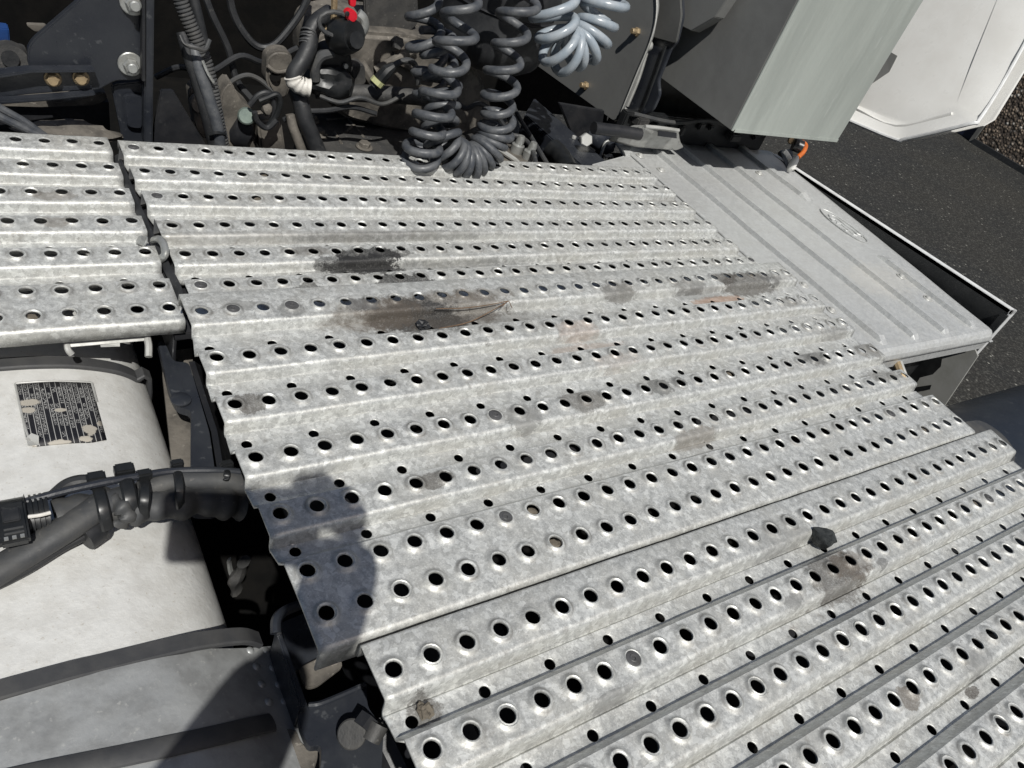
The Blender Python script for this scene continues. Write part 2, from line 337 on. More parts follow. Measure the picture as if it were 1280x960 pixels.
def tube(P, r, n=10, smooth=0, flat=1.0, up=None):
    """swept tube; r number or list; flat squashes along 'up'"""
    P = catmull(P, smooth) if smooth else [Vector(p) for p in P]
    T, FR = frames(P); V, F = [], []; m = len(P)
    for i, p in enumerate(P):
        ri = rint(r, i / (m - 1)) if isinstance(r, list) and len(r) != m else r if isinstance(r, (int, float)) else (r(i / (m - 1)) if callable(r) else r[i]); u, w = FR[i]
        if up is not None:
            w = (Vector(up) - T[i] * Vector(up).dot(T[i])).normalized(); u = w.cross(T[i])
        for k in range(n):
            a = 2 * math.pi * k / n; V.append(tuple(p + u * (ri * math.cos(a)) + w * (ri * flat * math.sin(a))))
    for i in range(m - 1):
        for k in range(n):
            F.append((i * n + k, i * n + (k + 1) % n, (i + 1) * n + (k + 1) % n, (i + 1) * n + k))
    F.append(tuple(range(n - 1, -1, -1))); F.append(tuple(range((m - 1) * n, m * n)))
    return V, F
def corrugated(P, r, pitch, depth, n=12):
    P = catmull(P, 14); L = [0]
    for a, b in zip(P, P[1:]): L.append(L[-1] + (b - a).length)
    m = int(L[-1] / pitch * 4); Q, R = [], []; j = 0
    for i in range(m + 1):
        s = L[-1] * i / m
        while j < len(L) - 2 and L[j + 1] < s: j += 1
        Q.append(P[j].lerp(P[j + 1], (s - L[j]) / max(1e-9, L[j + 1] - L[j]))); R.append(r - (depth if i % 4 in (2, 3) else 0))
    return tube(Q, R, n)
def helix(P, R, r, pitches, n=8, seg=22, phase=0):
    """coiled hose: wire of radius r wound at radius R round path P; pitches: pitch at each control point"""
    K = 16; Q = catmull(P, K); m = len(Q); T, FR = frames(Q); pts = []; ang = phase
    L = [0]
    for a, b in zip(Q, Q[1:]): L.append(L[-1] + (b - a).length)
    s = 0; j = 0
    while s < L[-1]:
        while j < m - 2 and L[j + 1] < s: j += 1
        t = (s - L[j]) / max(1e-9, L[j + 1] - L[j]); g = min((j + t) / K, len(P) - 1.001); gi = int(g)
        pit = pitches[gi] * (1 - g + gi) + pitches[gi + 1] * (g - gi)
        c = Q[j].lerp(Q[j + 1], t); u = FR[j][0].lerp(FR[j + 1][0], t); w = FR[j][1].lerp(FR[j + 1][1], t)
        wob = 1 + .09 * math.sin(ang * .37 + 1) + .06 * math.sin(ang * .83)
        pts.append(c + (u * math.cos(ang) + w * math.sin(ang)) * R * wob); ang += 2 * math.pi / seg; s += pit / seg
    return tube(pts, r, n)
def disc(c, d, r, h, n=16, r2=None):
    c = Vector(c); d = Vector(d).normalized(); r2 = r if r2 is None else r2
    return tube([c, c + d * (h * .8), c + d * h], [r, r, (r2 if r2 != r else r * .9)], n)
def hexhead(r, h, washer=0, wh=.06, shaft=0, sl=0):
    """bolt along +Z at the origin: optional washer, hexagon, thread end"""
    parts = []; z = 0
    if washer:
        parts.append(tube([V3((0, 0, 0)), V3((0, 0, wh * .7)), V3((0, 0, wh))], [washer, washer, washer * .93], 20)); z = wh
    parts.append(tube([V3((0, 0, z)), V3((0, 0, z + h * .82)), V3((0, 0, z + h))], [r, r, r * .86], 6))
    if shaft: parts.append(tube([V3((0, 0, z + h * .9)), V3((0, 0, z + h + sl * .85)), V3((0, 0, z + h + sl))], [shaft, shaft, shaft * .8], 12))
    return join(*parts)
def lump(c, sx, sy, sz, amp, seed, sub=3, freq=1.2):
    bm = bmesh.new(); bmesh.ops.create_icosphere(bm, subdivisions=sub, radius=1)
    V = []
    for v in bm.verts:
        k = 1 + amp * noise.noise(v.co * freq + Vector((seed, seed * 1.7, 3))) + amp * .5 * noise.noise(v.co * freq * 2.7 + Vector((seed, 9, 3)))
        V.append((c[0] + v.co.x * sx * k, c[1] + v.co.y * sy * k, c[2] + v.co.z * sz * k))
    F = [tuple(v.index for v in f.verts) for f in bm.faces]; bm.free()
    return V, F
def shard(c, sx, sy, sz, seed, k=18):
    rn_ = random.Random(seed); bm = bmesh.new()
    for _ in range(k):
        v = Vector((rn_.gauss(0, 1), rn_.gauss(0, 1), rn_.gauss(0, 1))).normalized() * rn_.uniform(.72, 1.1); bm.verts.new((v.x * sx + c[0], v.y * sy + c[1], v.z * sz + c[2]))
    bmesh.ops.convex_hull(bm, input=bm.verts[:]); bmesh.ops.delete(bm, geom=[v for v in bm.verts if not v.link_faces], context='VERTS')
    bmesh.ops.subdivide_edges(bm, edges=bm.edges[:], cuts=2, use_grid_fill=True); bm.verts.index_update()
    V = [tuple(v.co + Vector((1, 1, 1)) * .06 * noise.noise(v.co * 4)) for v in bm.verts]; F = [tuple(v.index for v in f.verts) for f in bm.faces]; bm.free()
    return V, F
def lathe(prof, c=(0, 0, 0), n=24):
    V, F = [], []; m = len(prof)
    for i in range(n):
        a = 2 * math.pi * i / n
        for r, z in prof: V.append((c[0] + r * math.cos(a), c[1] + r * math.sin(a), c[2] + z))
    for i in range(n):
        for k in range(m - 1):
            F.append((i * m + k, ((i + 1) % n) * m + k, ((i + 1) % n) * m + k + 1, i * m + k + 1))
    return V, F
def struct(ob): ob['kind'] = 'structure'; return ob

# ---------------------------------------------------------------- ground
GZ = -30.0
gv = [(-600, -600, GZ), (1500, -600, GZ), (1500, 1500, GZ), (-600, 1500, GZ)]
struct(mk('ground', (gv, [(0, 1, 2, 3)]), 'asphalt', smooth=0, o=(0, 0, GZ)))

# ---------------------------------------------------------------- perforated planks
DROP = .37
RINGS = [(.42, 0.0), (.37, .009), (.32, .036), (.275, .070), (.248, .080), (.214, .074), (.195, .032)]
def plank(name, label, z, rows, flats, n, i0=0, xl=.45, xr=.45, yaw=0.0, blanks=(), far_lip=.5, near_lip=.8, seed=1, riser=.28, steep=.85, drop=DROP, mat='weathered_aluminium_deck'):
    """rows: list of (y, x of hole 0), far to near. flats: list of row-index groups sharing one flat with (y_far, y_near)."""
    V, F, cache, RING = [], [], {}, {}
    rnd = random.Random(seed)
    def vert(x, y, zz):
        k = (round(x, 4), round(y, 4), round(zz, 4))
        if k not in cache: cache[k] = len(V); V.append((x, y, zz))
        return cache[k]
    OFF = (-.5, -.2, 0, .2)
    def xarr(x0):
        a = []
        for i in range(i0, n):
            for q in OFF: a.append(x0 + i + q)
        a.append(x0 + n - .5); a[0] = x0 + i0 - xl; a[-1] = x0 + n - 1 + xr
        return a
    def strip(xa, ya, za, xb, yb, zb):
        for k in range(len(xa) - 1):
            F.append((vert(xa[k], ya, za), vert(xb[k], yb, zb), vert(xb[k + 1], yb, zb), vert(xa[k + 1], ya, za)))
    def ringcell(cx, cy, per, rings, dx=0, dy=0):
        """per: 16 outline points starting at the near-left corner, counter-clockwise"""
        prev = [vert(*p) for p in per]
        for r, h in rings:
            cur = []
            for k in range(16):
                a = math.radians(-135 + 22.5 * k); cur.append(vert(cx + r * math.cos(a), cy + r * math.sin(a), per[0][2] + h))
            for k in range(16): F.append((prev[k], prev[(k + 1) % 16], cur[(k + 1) % 16], cur[k]))
            prev = cur
        return prev
    def outline(xs, yn, yf, zz):
        ys = [yn + (yf - yn) * t for t in (0, .3, .5, .7, 1)]
        per = [(x, yn, zz) for x in xs[:4]] + [(xs[4], y, zz) for y in ys[:4]] + [(x, yf, zz) for x in xs[:0:-1]] + [(xs[0], y, zz) for y in ys[:0:-1]]
        return per
    lastx = lasty = None
    for fi, (idx, yf, yn) in enumerate(flats):
        x0f = rows[idx[0]][1]; X = xarr(x0f)
        if fi == 0:
            strip(X, yf + .10, -far_lip, X, yf + .08, -.06); strip(X, yf + .08, -.06, X, yf + .05, -.02); strip(X, yf + .05, -.02, X, yf, 0)
        else:
            # bevel down from the previous flat, channel with drain holes, riser up to this flat
            pv = [(0, 0), (.055, -.006), (.11, -.030), (.155, -.08), (.178, -.16), (.19, -.26), (.208, -.33), (.232, -.395), (.256, -.425), (.282, -.418), (.305, -.385), (.33, -.362), (.365, -.362), (.41, -DROP)]; pv = [(a * steep, b * drop / DROP) for a, b in pv]
            for (a, za), (b, zb) in zip(pv, pv[1:]): strip(lastx, lasty - a, za, lastx, lasty - b, zb)
            yc0 = lasty - .41 * steep; yc1 = yf + riser
            ys = [yc1 + (yc0 - yc1) * t for t in (0, .3, .5, .7, 1)]
            XS = [[X[k] + (lastx[k] - X[k]) * t for k in range(len(X))] for t in (0, .3, .5, .7, 1)]
            for i in range(i0, n):
                k = (i - i0) * 4
                if i % 2 == 0:
                    per = [(XS[0][k + q], ys[0], -drop) for q in range(4)] + [(XS[q][k + 4], ys[q], -drop) for q in range(4)] + [(XS[4][k + 4 - q], ys[4], -drop) for q in range(4)] + [(XS[4 - q][k], ys[4 - q], -drop) for q in range(4)]
                    cx = x0f + i + .06; cx = max(cx, XS[0][k] + .2); ringcell(cx, yc1 + .19, per, [(.172, 0), (.160, -.008), (.150, -.03)])
                else:
                    for r_ in range(4):
                        for q in range(4):
                            F.append((vert(XS[r_][k + q], ys[r_], -drop), vert(XS[r_][k + q + 1], ys[r_], -drop), vert(XS[r_ + 1][k + q + 1], ys[r_ + 1], -drop), vert(XS[r_ + 1][k + q], ys[r_ + 1], -drop)))
            strip(X, yc1, -drop, X, yc1 - .012, -drop + .008); strip(X, yc1 - .012, -drop + .008, X, yf + .012, -.010); strip(X, yf + .012, -.010, X, yf, 0)

        edges = [yf] + [(rows[a][0] + rows[b][0]) / 2 for a, b in zip(idx, idx[1:])] + [yn]
        for q, ri in enumerate(idx):
            hy, hx = rows[ri]; cyf, cyn = edges[q], edges[q + 1]
            y1 = min(cyf, hy + .43); y0 = max(cyn, hy - .46)
            if y1 < cyf - 1e-6: strip(X, cyf, 0, X, y1, 0)
            if y0 > cyn + 1e-6: strip(X, y0, 0, X, cyn, 0)
            for i in range(i0, n):
                k = (i - i0) * 4; xs = X[k:k + 5]; cx = x0f + i + (hx - x0f); per = outline(xs, y0, y1, 0)
                rs = [(r, h * rnd.uniform(.75, 1.2)) for r, h in RINGS]
                if i == i0 and xl < .44: rs = [(min(r, xl - .02), h) for r, h in rs]
                n0 = len(V); last = ringcell(cx, hy, per, rs); amt = rnd.choice((.25, .4, .6, .8, .95)); ph0 = rnd.uniform(0, 6)
                for q_ in range(n0, len(V)):
                    x_, y_, z_ = V[q_]; rr_ = math.hypot(x_ - cx, y_ - hy)
                    RING[q_] = amt * max(0, 1 - abs(rr_ - .315) / .075) * (.7 + .3 * math.sin(math.atan2(y_ - hy, x_ - cx) * 2 + ph0)) if rr_ < .40 else 0
                if (ri, i) in blanks: F.append(tuple(last))
        lastx, lasty = X, yn
    for (a, za), (b, zb) in zip(*[[(0, 0), (.05, -.012), (.11, -.06), (.15, -.14), (.16, -near_lip)][s:][:4] for s in (0, 1)]):
        strip(lastx, lasty - a, za, lastx, lasty - b, zb)
    # gentle unevenness of the trodden sheet, yaw and height
    out = []
    for x, y, zz in V:
        w = .035 * noise.noise(Vector((x * .35, y * .5, seed))) + .02 * noise.noise(Vector((x * 1.1, y * 1.1, seed + 5)))
        out.append((x, y + yaw * x, z + zz + w))
    F2 = []
    for f in F:
        a, b, c = (Vector(out[i]) for i in f[:3]); F2.append(f)
    me_o = (out[0][0], out[-1][1], z)
    ob = mk(name, (out, F2), mat, None, 38, o=me_o)
    ga = ob.data.attributes.new('grime_ring', 'FLOAT', 'POINT'); ga.data.foreach_set('value', [RING.get(k, 0.0) for k in range(len(ob.data.vertices))])
    bm = bmesh.new(); bm.from_mesh(ob.data); bmesh.ops.recalc_face_normals(bm, faces=bm.faces)
    up = sum(f.normal.z * f.calc_area() for f in bm.faces)
    if up < 0: bmesh.ops.reverse_faces(bm, faces=bm.faces)
    bm.to_mesh(ob.data); bm.free()
    md = ob.modifiers.new('sheet thickness', 'SOLIDIFY'); md.thickness = .075 * S; md.offset = -1; md.use_even_offset = False
    tag(ob, label, 'deck plank', 'perforated deck planks')
    for q_ in range(7):
        ri, i = rnd.randrange(len(rows)), rnd.randrange(i0, n)
        if (ri, i) not in blanks: hy, hx = rows[ri]; put('dirt_plug', PLUGS[q_ % 2], ob, (hx + i + rnd.uniform(-.04, .04), hy + yaw * (hx + i), z - .05), (0, 0, 1), rnd.uniform(0, 6))
    for (ri, i) in blanks:
        hy, hx = rows[ri]; put('screw', SCREW, ob, (hx + i, hy + yaw * (hx + i), z + .0), (0, 0, 1), rnd.uniform(0, 6))
    return ob
PLUGS = [mesh_of('dirt_plug', *lump((.05 * k, 0, 0), .19, .15 + .03 * k, .06, .5, 3.3 + k, 2, 2.2), 'dry_dirt') for k in (0, 1)]
SCREW = mesh_of('screw', *lathe([(.001, .075), (.05, .07), (.06, .10), (.10, .105), (.12, .09), (.20, .085), (.245, .06), (.25, .0)], n=20), 'screw_grey')

P1R = [(24.64, .61), (22.68, .65), (20.69, .70), (18.58, .79), (16.59, .80), (14.65, .88), (13.40, .90)]
P2R = [(11.70, .09), (9.40, -.05), (7.31, -.09), (5.17, -.13), (3.15, -.09), (1.26, -.03), (0, 0)]
P3R = [(-1.97, .86)] + [(-3.96 - 1.99 * k, .89 + .01 * k) for k in range(8)]
LR = [(24.87, .31), (22.90, .34), (20.90, .37), (18.90, .42), (16.84, .47), (14.76, .50), (13.49, .54)]
def fl(R, groups, first=.55, last=.62):
    out = []
    for gi, g in enumerate(groups):
        yf = R[g[0]][0] + (first if gi == 0 else .43); yn = R[g[-1]][0] - (last if gi == len(groups) - 1 else .50)
        out.append((g, yf, yn))
    return out
plank('deck_plank', 'long perforated aluminium deck plank farthest back, behind the oily patches, screwed at its corner', -1.18, P1R,
      fl(P1R, [[0], [1], [2], [3], [4], [5, 6]], .66, .5), 32, xl=.50, yaw=-.0041, blanks={(0, 0), (2, 0), (5, 0), (3, 31), (5, 31)}, seed=3, near_lip=.3, steep=.95, mat='deck_aluminium_far')
plank('deck_plank', 'middle perforated aluminium deck plank with the big brown oil stain and rust marks', 0.0, P2R,
      fl(P2R, [[0], [1], [2], [3], [4], [5, 6]], 1.0, .75), 32, blanks={(0, 1), (0, 3), (3, 8), (5, 6), (5, 27)}, seed=11, mat='deck_aluminium_middle')
plank('deck_plank', 'nearest perforated aluminium deck plank below the black slit, with the dark stone lying on it', .16, P3R,
      fl(P3R, [[k] for k in range(9)], .80, .6), 32, yaw=.00266, blanks={(1, 6), (1, 26)}, seed=23, riser=.265, drop=.47, mat='deck_aluminium_near')
plank('deck_plank', 'short perforated aluminium deck plank at the left edge, cut off by the frame', -1.18, LR,
      fl(LR, [[0], [1], [2], [3], [4], [5, 6]], .62, .55), 0, i0=-14, xl=.45, xr=.42, seed=31, near_lip=.55, steep=.95, mat='deck_aluminium_left')
# ---------------------------------------------------------------- chassis under and behind the deck
ch = thing('chassis', 'black chassis frame with added near-black sheets standing in for shade in the gaps under the deck', 'chassis', (10, 10, -14))
mk('dark_floor_sheet', box(-34, 33, -14, 78, -14.4, -14), 'shade_black', ch, 0)  # near-black sheets added to close the view, so holes and gaps look unlit
mk('dark_rear_sheet', box(-34, 60, 62, 62.4, -14, 22), 'shade_black', ch, 0)
mk('side_panel', box(33, 33.3, -14, 5, -14, -2.5), 'shade_black', ch, 0)
for x in (3.2, 28.5): mk('frame_rail', join(box(x, x + 2.2, -14, 24.2, -2.6, -2.2), box(x, x + .3, -14, 24.2, -9, -2.6), box(x, x + 2.2, -14, 24.2, -9.3, -9)), 'black_steel', ch, 30)
for y in (-6, 4, 21.5): mk('cross_member', box(.8, 32.5, y, y + 1.6, -2.15, -1.75), 'black_steel', ch, 30)
bar = mk('support_bar', join(box(-.42, .62, 12.9, 25.2, -2.15, -1.85), box(-.42, -.30, 12.9, 25.2, -3.2, -2.15)), 'black_steel', None, 30, bevel=.04)
tag(bar, 'black steel bar under the slanting gap between the left plank and the far plank', 'bar')
# torn rubber strip and clips standing in the gap
gs = thing('gap_strip', 'dark jagged rubber strip in the gap between left and far planks', 'rubber strip', (0, 19, -1.8))
pts = [(-0.05, 24.63, -1.60), (-0.10, 23.37, -1.50), (-0.10, 22.09, -1.50), (-0.10, 20.86, -1.50), (-0.06, 19.57, -1.50), (-0.03, 18.34, -1.50), (0.06, 17.16, -1.50), (0.11, 16.13, -1.50), (0.17, 14.94, -1.50), (-0.03, 13.43, -1.40)]
mk('strip', tube(pts, .17, 8, 4, .55), 'black_rubber', gs)
for pt in ((0.15, 22.93, -1.35), (0.22, 20.99, -1.35), (0.25, 18.88, -1.35), (0.04, 24.46, -1.35),):
    a = Vector(pt); mk('barb', prism([a + Vector((-.16, -.45, -.1)), a + Vector((.16, -.3, -.1)), a + Vector((.03, .3, .12))], (.0, .05, -.12)), 'dusty_rubber', gs, 0)
clip = thing('clamp_bolt', 'grey clamp with bright bolt head bridging the gap beside the left plank', 'clamp', (-0.11, 17.11, -1.10))
mk('clamp_loop', tube([(-0.05, 17.75, -1.25), (0.05, 17.35, -0.95), (0.12, 16.91, -0.90), (0.07, 16.51, -1.05), (-0.05, 16.57, -1.30)], .15, 10, 6, .8), 'grey_zinc', clip)
put('bolt_head', mesh_of('bolt_head', *hexhead(.20, .16, .26, .06), 'grey_zinc'), clip, (-0.46, 17.38, -1.10), (-.9, .1, .5))
hk = thing('hook_profile', 'small pale aluminium hook profile under the near edge of the left plank', 'bracket', (-2.44, 13.00, -2.20))
mk('web', prism([(-3.65, 12.94, -1.90), (-1.16, 12.92, -1.90), (-1.17, 12.83, -2.00), (-3.65, 12.82, -2.00)], (0, .35, 0)), 'bright_aluminium', hk, 0, .03)
mk('hook_end', tube([(-3.63, 12.96, -1.95), (-3.63, 12.80, -2.05), (-3.54, 12.72, -2.20)], .10, 8, 4), 'bright_aluminium', hk)
mk('hook_end', tube([(-1.25, 12.95, -1.95), (-1.26, 12.65, -2.05), (-1.33, 12.31, -2.25)], .12, 8, 4), 'bright_aluminium', hk)
mk('tab', prism([(-2.69, 12.91, -1.95), (-2.10, 12.90, -1.95), (-2.12, 12.79, -2.10), (-2.68, 12.84, -2.10)], (0, .2, 0)), 'bright_aluminium', hk, 0)

# ---------------------------------------------------------------- fuel tank with straps, data plate, dull band
TP = [(-22, -5.2), (-18, -3.9), (-13, -3.15), (-9, -2.98), (-5.5, -2.97), (-4.1, -3.07), (-3.2, -3.25), (-2.2, -3.62), (-1.55, -4.1), (-1.12, -4.75), (-.92, -5.6), (-.86, -7), (-.9, -11), (-1.6, -12.6)]
def arc_sheet(prof, y0, y1, dz=0.0, th=.12, ny=6, sm=4, dx=0):
    Q = catmull([(x, 0, z) for x, z in prof], sm); V, F = [], []; m = len(Q)
    for j in range(ny + 1):
        y = y0 + (y1 - y0) * j / ny
        for q in Q: V.append((q.x + dx, y, q.z + dz))
    for j in range(ny):
        for i in range(m - 1): F.append((j * m + i, j * m + i + 1, (j + 1) * m + i + 1, (j + 1) * m + i))
    n = len(V)   # closed underside and ends
    for j in (0, ny):
        a = len(V)
        for q in Q: V.append((q.x + dx, y0 + (y1 - y0) * j / ny, q.z + dz - th))
        for i in range(m - 1):
            b = j * m; f = (b + i, b + i + 1, a + i + 1, a + i); F.append(f if j else f[::-1])
    return V, F
tank = thing('fuel_tank', 'big dull white aluminium tank with black straps left of the deck', 'fuel tank', (-8, 6, -13))
def tank_pt(x, y, dz=0):
    Q = TP
    for (a, za), (b, zb) in zip(Q, Q[1:]):
        if a <= x <= b: return (x, y, za + (zb - za) * (x - a) / (b - a) + dz)
    return (x, y, Q[-1][1] + dz)
mk('shell', arc_sheet(TP, -14, 27, 0, 8, 30), 'tank_aluminium', tank, 40)
def strap(name, y, w, prof, mat, dz=.10, dy=0):
    Q = catmull([(x, 0, z) for x, z in prof], 4); sec = [(-w / 2, 0), (-w / 2, .10), (-w * .42, .15), (w * .42, .15), (w / 2, .10), (w / 2, 0)]; V, F = [], []
    for i, q in enumerate(Q):
        a, b = Q[max(i - 1, 0)], Q[min(i + 1, len(Q) - 1)]; nrm = Vector((-(b.z - a.z), 0, b.x - a.x)).normalized()
        for sy, h in sec: V.append(tuple(q + nrm * (h + dz - .1) + Vector((0, y + sy, 0))))
    k = len(sec)
    for i in range(len(Q) - 1):
        for j in range(k): F.append((i * k + j, i * k + (j + 1) % k, (i + 1) * k + (j + 1) % k, (i + 1) * k + j))
    F.append(tuple(range(k))); F.append(tuple(range((len(Q) - 1) * k, len(Q) * k)))
    return mk(name, (V, F), mat, tank, 35)
strap('strap', 13.35, .52, [p for p in TP if p[0] < -1.0], 'strap_rubber')
strap('strap', 2.08, .50, [(-20, -4.6), (-13, -3.1), (-9, -2.93), (-5.6, -2.98), (-4.6, -3.07), (-3.8, -3.15), (-2.9, -3.26), (-2.1, -3.42), (-1.1, -3.8), (-.6, -4.3)], 'strap_rubber', .14)
BP = [(-16, -3.1), (-10, -2.88), (-5.5, -2.88), (-4, -2.98), (-3, -3.15), (-2.2, -3.48), (-1.4, -3.95), (-.6, -4.38), (.25, -4.72)]
mk('band', arc_sheet(BP, -4.5, 1.95, .0, .10, 6), 'dull_band_metal', tank, 40)
mk('strap', tube([(-7.61, 0.10, -2.82), (-6.79, -0.03, -2.82), (-5.71, -0.20, -2.82), (-3.73, -0.47, -2.97), (-2.45, -0.52, -3.30), (-1.50, -0.43, -3.78), (-0.92, -0.36, -4.15)], .27, 12, 6, .35, (.25, 0, 1)), 'strap_rubber', tank)
RIV = mesh_of('rivet', *lathe([(.001, .05), (.06, .045), (.105, .02), (.125, -.01), (.125, -.08)], n=16), 'dull_band_metal')
for pt in ((-0.81, 1.87, -4.50), (-0.34, 1.83, -4.50), (-0.79, 1.35, -4.50), (-0.34, 1.26, -4.50), (-0.82, 0.81, -4.50), (-0.35, 0.73, -4.50), (-0.79, 0.26, -4.50), (-0.36, 0.21, -4.50),):
    q = pt; put('rivet', RIV, tank, (q[0], q[1], -4.27 if q[0] < -.6 else -4.50), (.45, 0, 1))
mk('pipe', tube([(-9, -1.75, -3.9), (-4, -1.7, -4.1), (-1.3, -1.65, -4.9), (-.9, -1.6, -6)], .75, 18, 8), 'dull_band_metal', tank)
# data plate riveted to the tank
def plate():
    nx, ny = 16, 8; V, F, UV = [], [], []
    x0, x1, y0, y1 = -5.18, -3.06, 9.62, 12.40
    for j in range(ny + 1):
        for i in range(nx + 1):
            u, v = i / nx, j / ny; x = x0 + (x1 - x0) * u + .0; y = y0 + (y1 - y0) * v
            if v == 0 and u > .8: y += (u - .8) * .6
            V.append(tank_pt(x, y, .055)); UV.append((u, v))
    for j in range(ny):
        for i in range(nx):
            if i == 0 and j in (0,): continue
            F.append((j * (nx + 1) + i, j * (nx + 1) + i + 1, (j + 1) * (nx + 1) + i + 1, (j + 1) * (nx + 1) + i))
    ob = mk('data_plate', (V, F), 'data_plate_print', tank, 60)
    lay = ob.data.uv_layers.new(name='UVMap')
    for l in ob.data.loops: lay.data[l.index].uv = UV[l.vertex_index]
    md = ob.modifiers.new('thickness', 'SOLIDIFY'); md.thickness = .03 * S; md.offset = -1
    ob['label'] = 'worn dark data plate with rows of tiny pale print'
    for seg in ([(x0, y1), (x0 + .02, (y0 + y1) / 2), (x0 + .08, y0 + .25)], [(x0, y1 + .02), ((x0 + x1) / 2, y1 + .02), (x1, y1 + .02)], [(x1 + .02, y1), (x1 + .02, y1 - .9)]):
        mk('plate_edge', tube([tank_pt(a, b, .065) for a, b in seg], .035, 6, 4), 'bright_aluminium', ob)
    mk('bent_corner', ([tank_pt(x0 + .02, y0 + .38, .06), tank_pt(x0 + .30, y0 + .02, .06), tank_pt(x0 + .33, y0 + .22, .26), tank_pt(x0 + .16, y0 + .42, .2), tank_pt(x0 + .02, y0 + .05, .08)], [(0, 4, 1), (0, 1, 2, 3)]), 'bright_aluminium', ob, 0)
plate()
tb = thing('tank_bracket', 'navy steel bracket strip with a rounded end between tank and deck', 'bracket', (-0.17, 10.97, -4.00))
mk('strip', prism(rounded([(-0.70, 13.85, -2.90), (-0.48, 13.77, -2.90), (-0.40, 12.77, -3.00), (0.09, 12.69, -3.00), (-0.11, 9.17, -3.00), (-0.64, 5.87, -3.00), (-1.46, 6.10, -3.00), (-0.41, 10.31, -3.00), (-0.79, 10.54, -3.00), (-0.87, 11.27, -3.00)], .25, 3), (0, 0, -.35)), 'navy_steel', tb, 0, .04)
mk('rounded_end', disc((-0.63, 10.77, -2.95), (0, 0, 1), .33, .08, 20), 'navy_steel', tb)
mk('side_wall', prism([(0.18, 13.02, -3.30), (0.03, 9.44, -3.30), (-0.47, 6.07, -3.30), (0.81, 7.94, -6.00), (1.61, 14.99, -6.00)], (.2, 0, 0)), 'black_steel', tb, 0)
mk('behind_plate', prism([(-0.28, 15.15, -4.60), (0.90, 15.22, -4.60), (-0.38, 8.89, -4.60), (-1.20, 9.10, -4.60)], (0, 0, -.2)), 'dusty_casting', tb, 0)
rw = thing('frayed_sleeve', 'frayed pale fabric sleeve hanging beside the tank end below the cable bundle', 'sleeve', (0.08, 5.40, -6.00))
mk('sleeve', tube([(-0.11, 4.86, -4.40), (-0.18, 4.85, -4.90), (-0.29, 4.86, -5.30), (-0.19, 4.85, -5.90)], lambda t: .30 - .08 * math.sin(t * 9), 9, 5, .6), 'dark_casting', rw)
mk('loose_end', tube([(-0.51, 5.05, -4.40), (-0.43, 5.02, -4.90), (-0.31, 4.96, -5.30)], .12, 6, 4, .4), 'grey_zinc', rw)

# ---------------------------------------------------------------- cable bundle lying over the tank
cb_ = thing('cable_bundle', 'black taped cable bundle with zip ties lying across the white tank', 'cable bundle', (-3.27, 6.53, -2.90))
mk('conduit', tube([(-3.35, 6.10, -2.35), (-2.54, 6.59, -2.20), (-1.87, 6.68, -2.15), (-1.10, 6.61, -2.20), (-0.32, 6.47, -2.30), (0.16, 6.37, -2.60), (0.68, 6.42, -3.40)], .36, 14, 6, .85, (0, 0, 1)), 'dusty_rubber', cb_)
def wrapped(t): return .50 + .06 * math.sin(t * 31) + .05 * math.sin(t * 57 + 1)
mk('wrap', tube([(-4.87, 6.27, -2.30), (-4.10, 6.35, -2.25), (-3.52, 6.26, -2.20), (-3.05, 6.11, -2.25), (-2.43, 6.08, -2.35), (-1.44, 6.11, -2.50), (-0.65, 6.00, -2.70), (-0.05, 5.95, -3.00)], wrapped, 14, 7, .8, (0, 0, 1)), 'dusty_rubber', cb_, 60)
mk('loose_fold', tube([(-3.57, 6.23, -1.95), (-3.39, 5.90, -1.85), (-3.23, 5.67, -2.05), (-3.42, 5.73, -2.40)], lambda t: .22 + .06 * math.sin(t * 20), 9, 6, .6), 'dusty_rubber', cb_, 60)
mk('sleeved_cable', tube([(-6.95, 4.89, -2.60), (-6.26, 5.16, -2.50), (-5.43, 5.50, -2.35), (-4.56, 5.83, -2.15), (-3.77, 6.20, -2.05), (-3.10, 6.35, -2.10)], .40, 14, 7, .8, (0, 0, 1)), 'dusty_rubber', cb_)
mk('thin_cable', tube([(-6.81, 4.78, -2.75), (-5.76, 5.14, -2.70), (-4.90, 5.53, -2.60), (-4.30, 5.74, -2.55), (-3.77, 6.00, -2.50)], .17, 10, 6), 'black_rubber', cb_)
mk('thin_cable', tube([(-6.41, 6.71, -2.00), (-5.53, 6.64, -1.85), (-4.61, 6.65, -1.70), (-3.65, 6.67, -1.65), (-2.72, 6.76, -1.75), (-1.85, 6.81, -1.85), (-0.66, 6.63, -1.95), (0.03, 6.53, -2.10)], .11, 10, 6), 'navy_steel', cb_)
mk('thin_cable', tube([(-4.86, 6.83, -2.10), (-4.47, 7.08, -2.00), (-4.08, 7.08, -1.95), (-3.71, 6.91, -2.00)], .20, 10, 6), 'black_rubber', cb_)
mk('cut_end', disc((-4.33, 5.68, -2.60), (.8, .45, .1), .42, .5, 14), 'black_rubber', cb_)
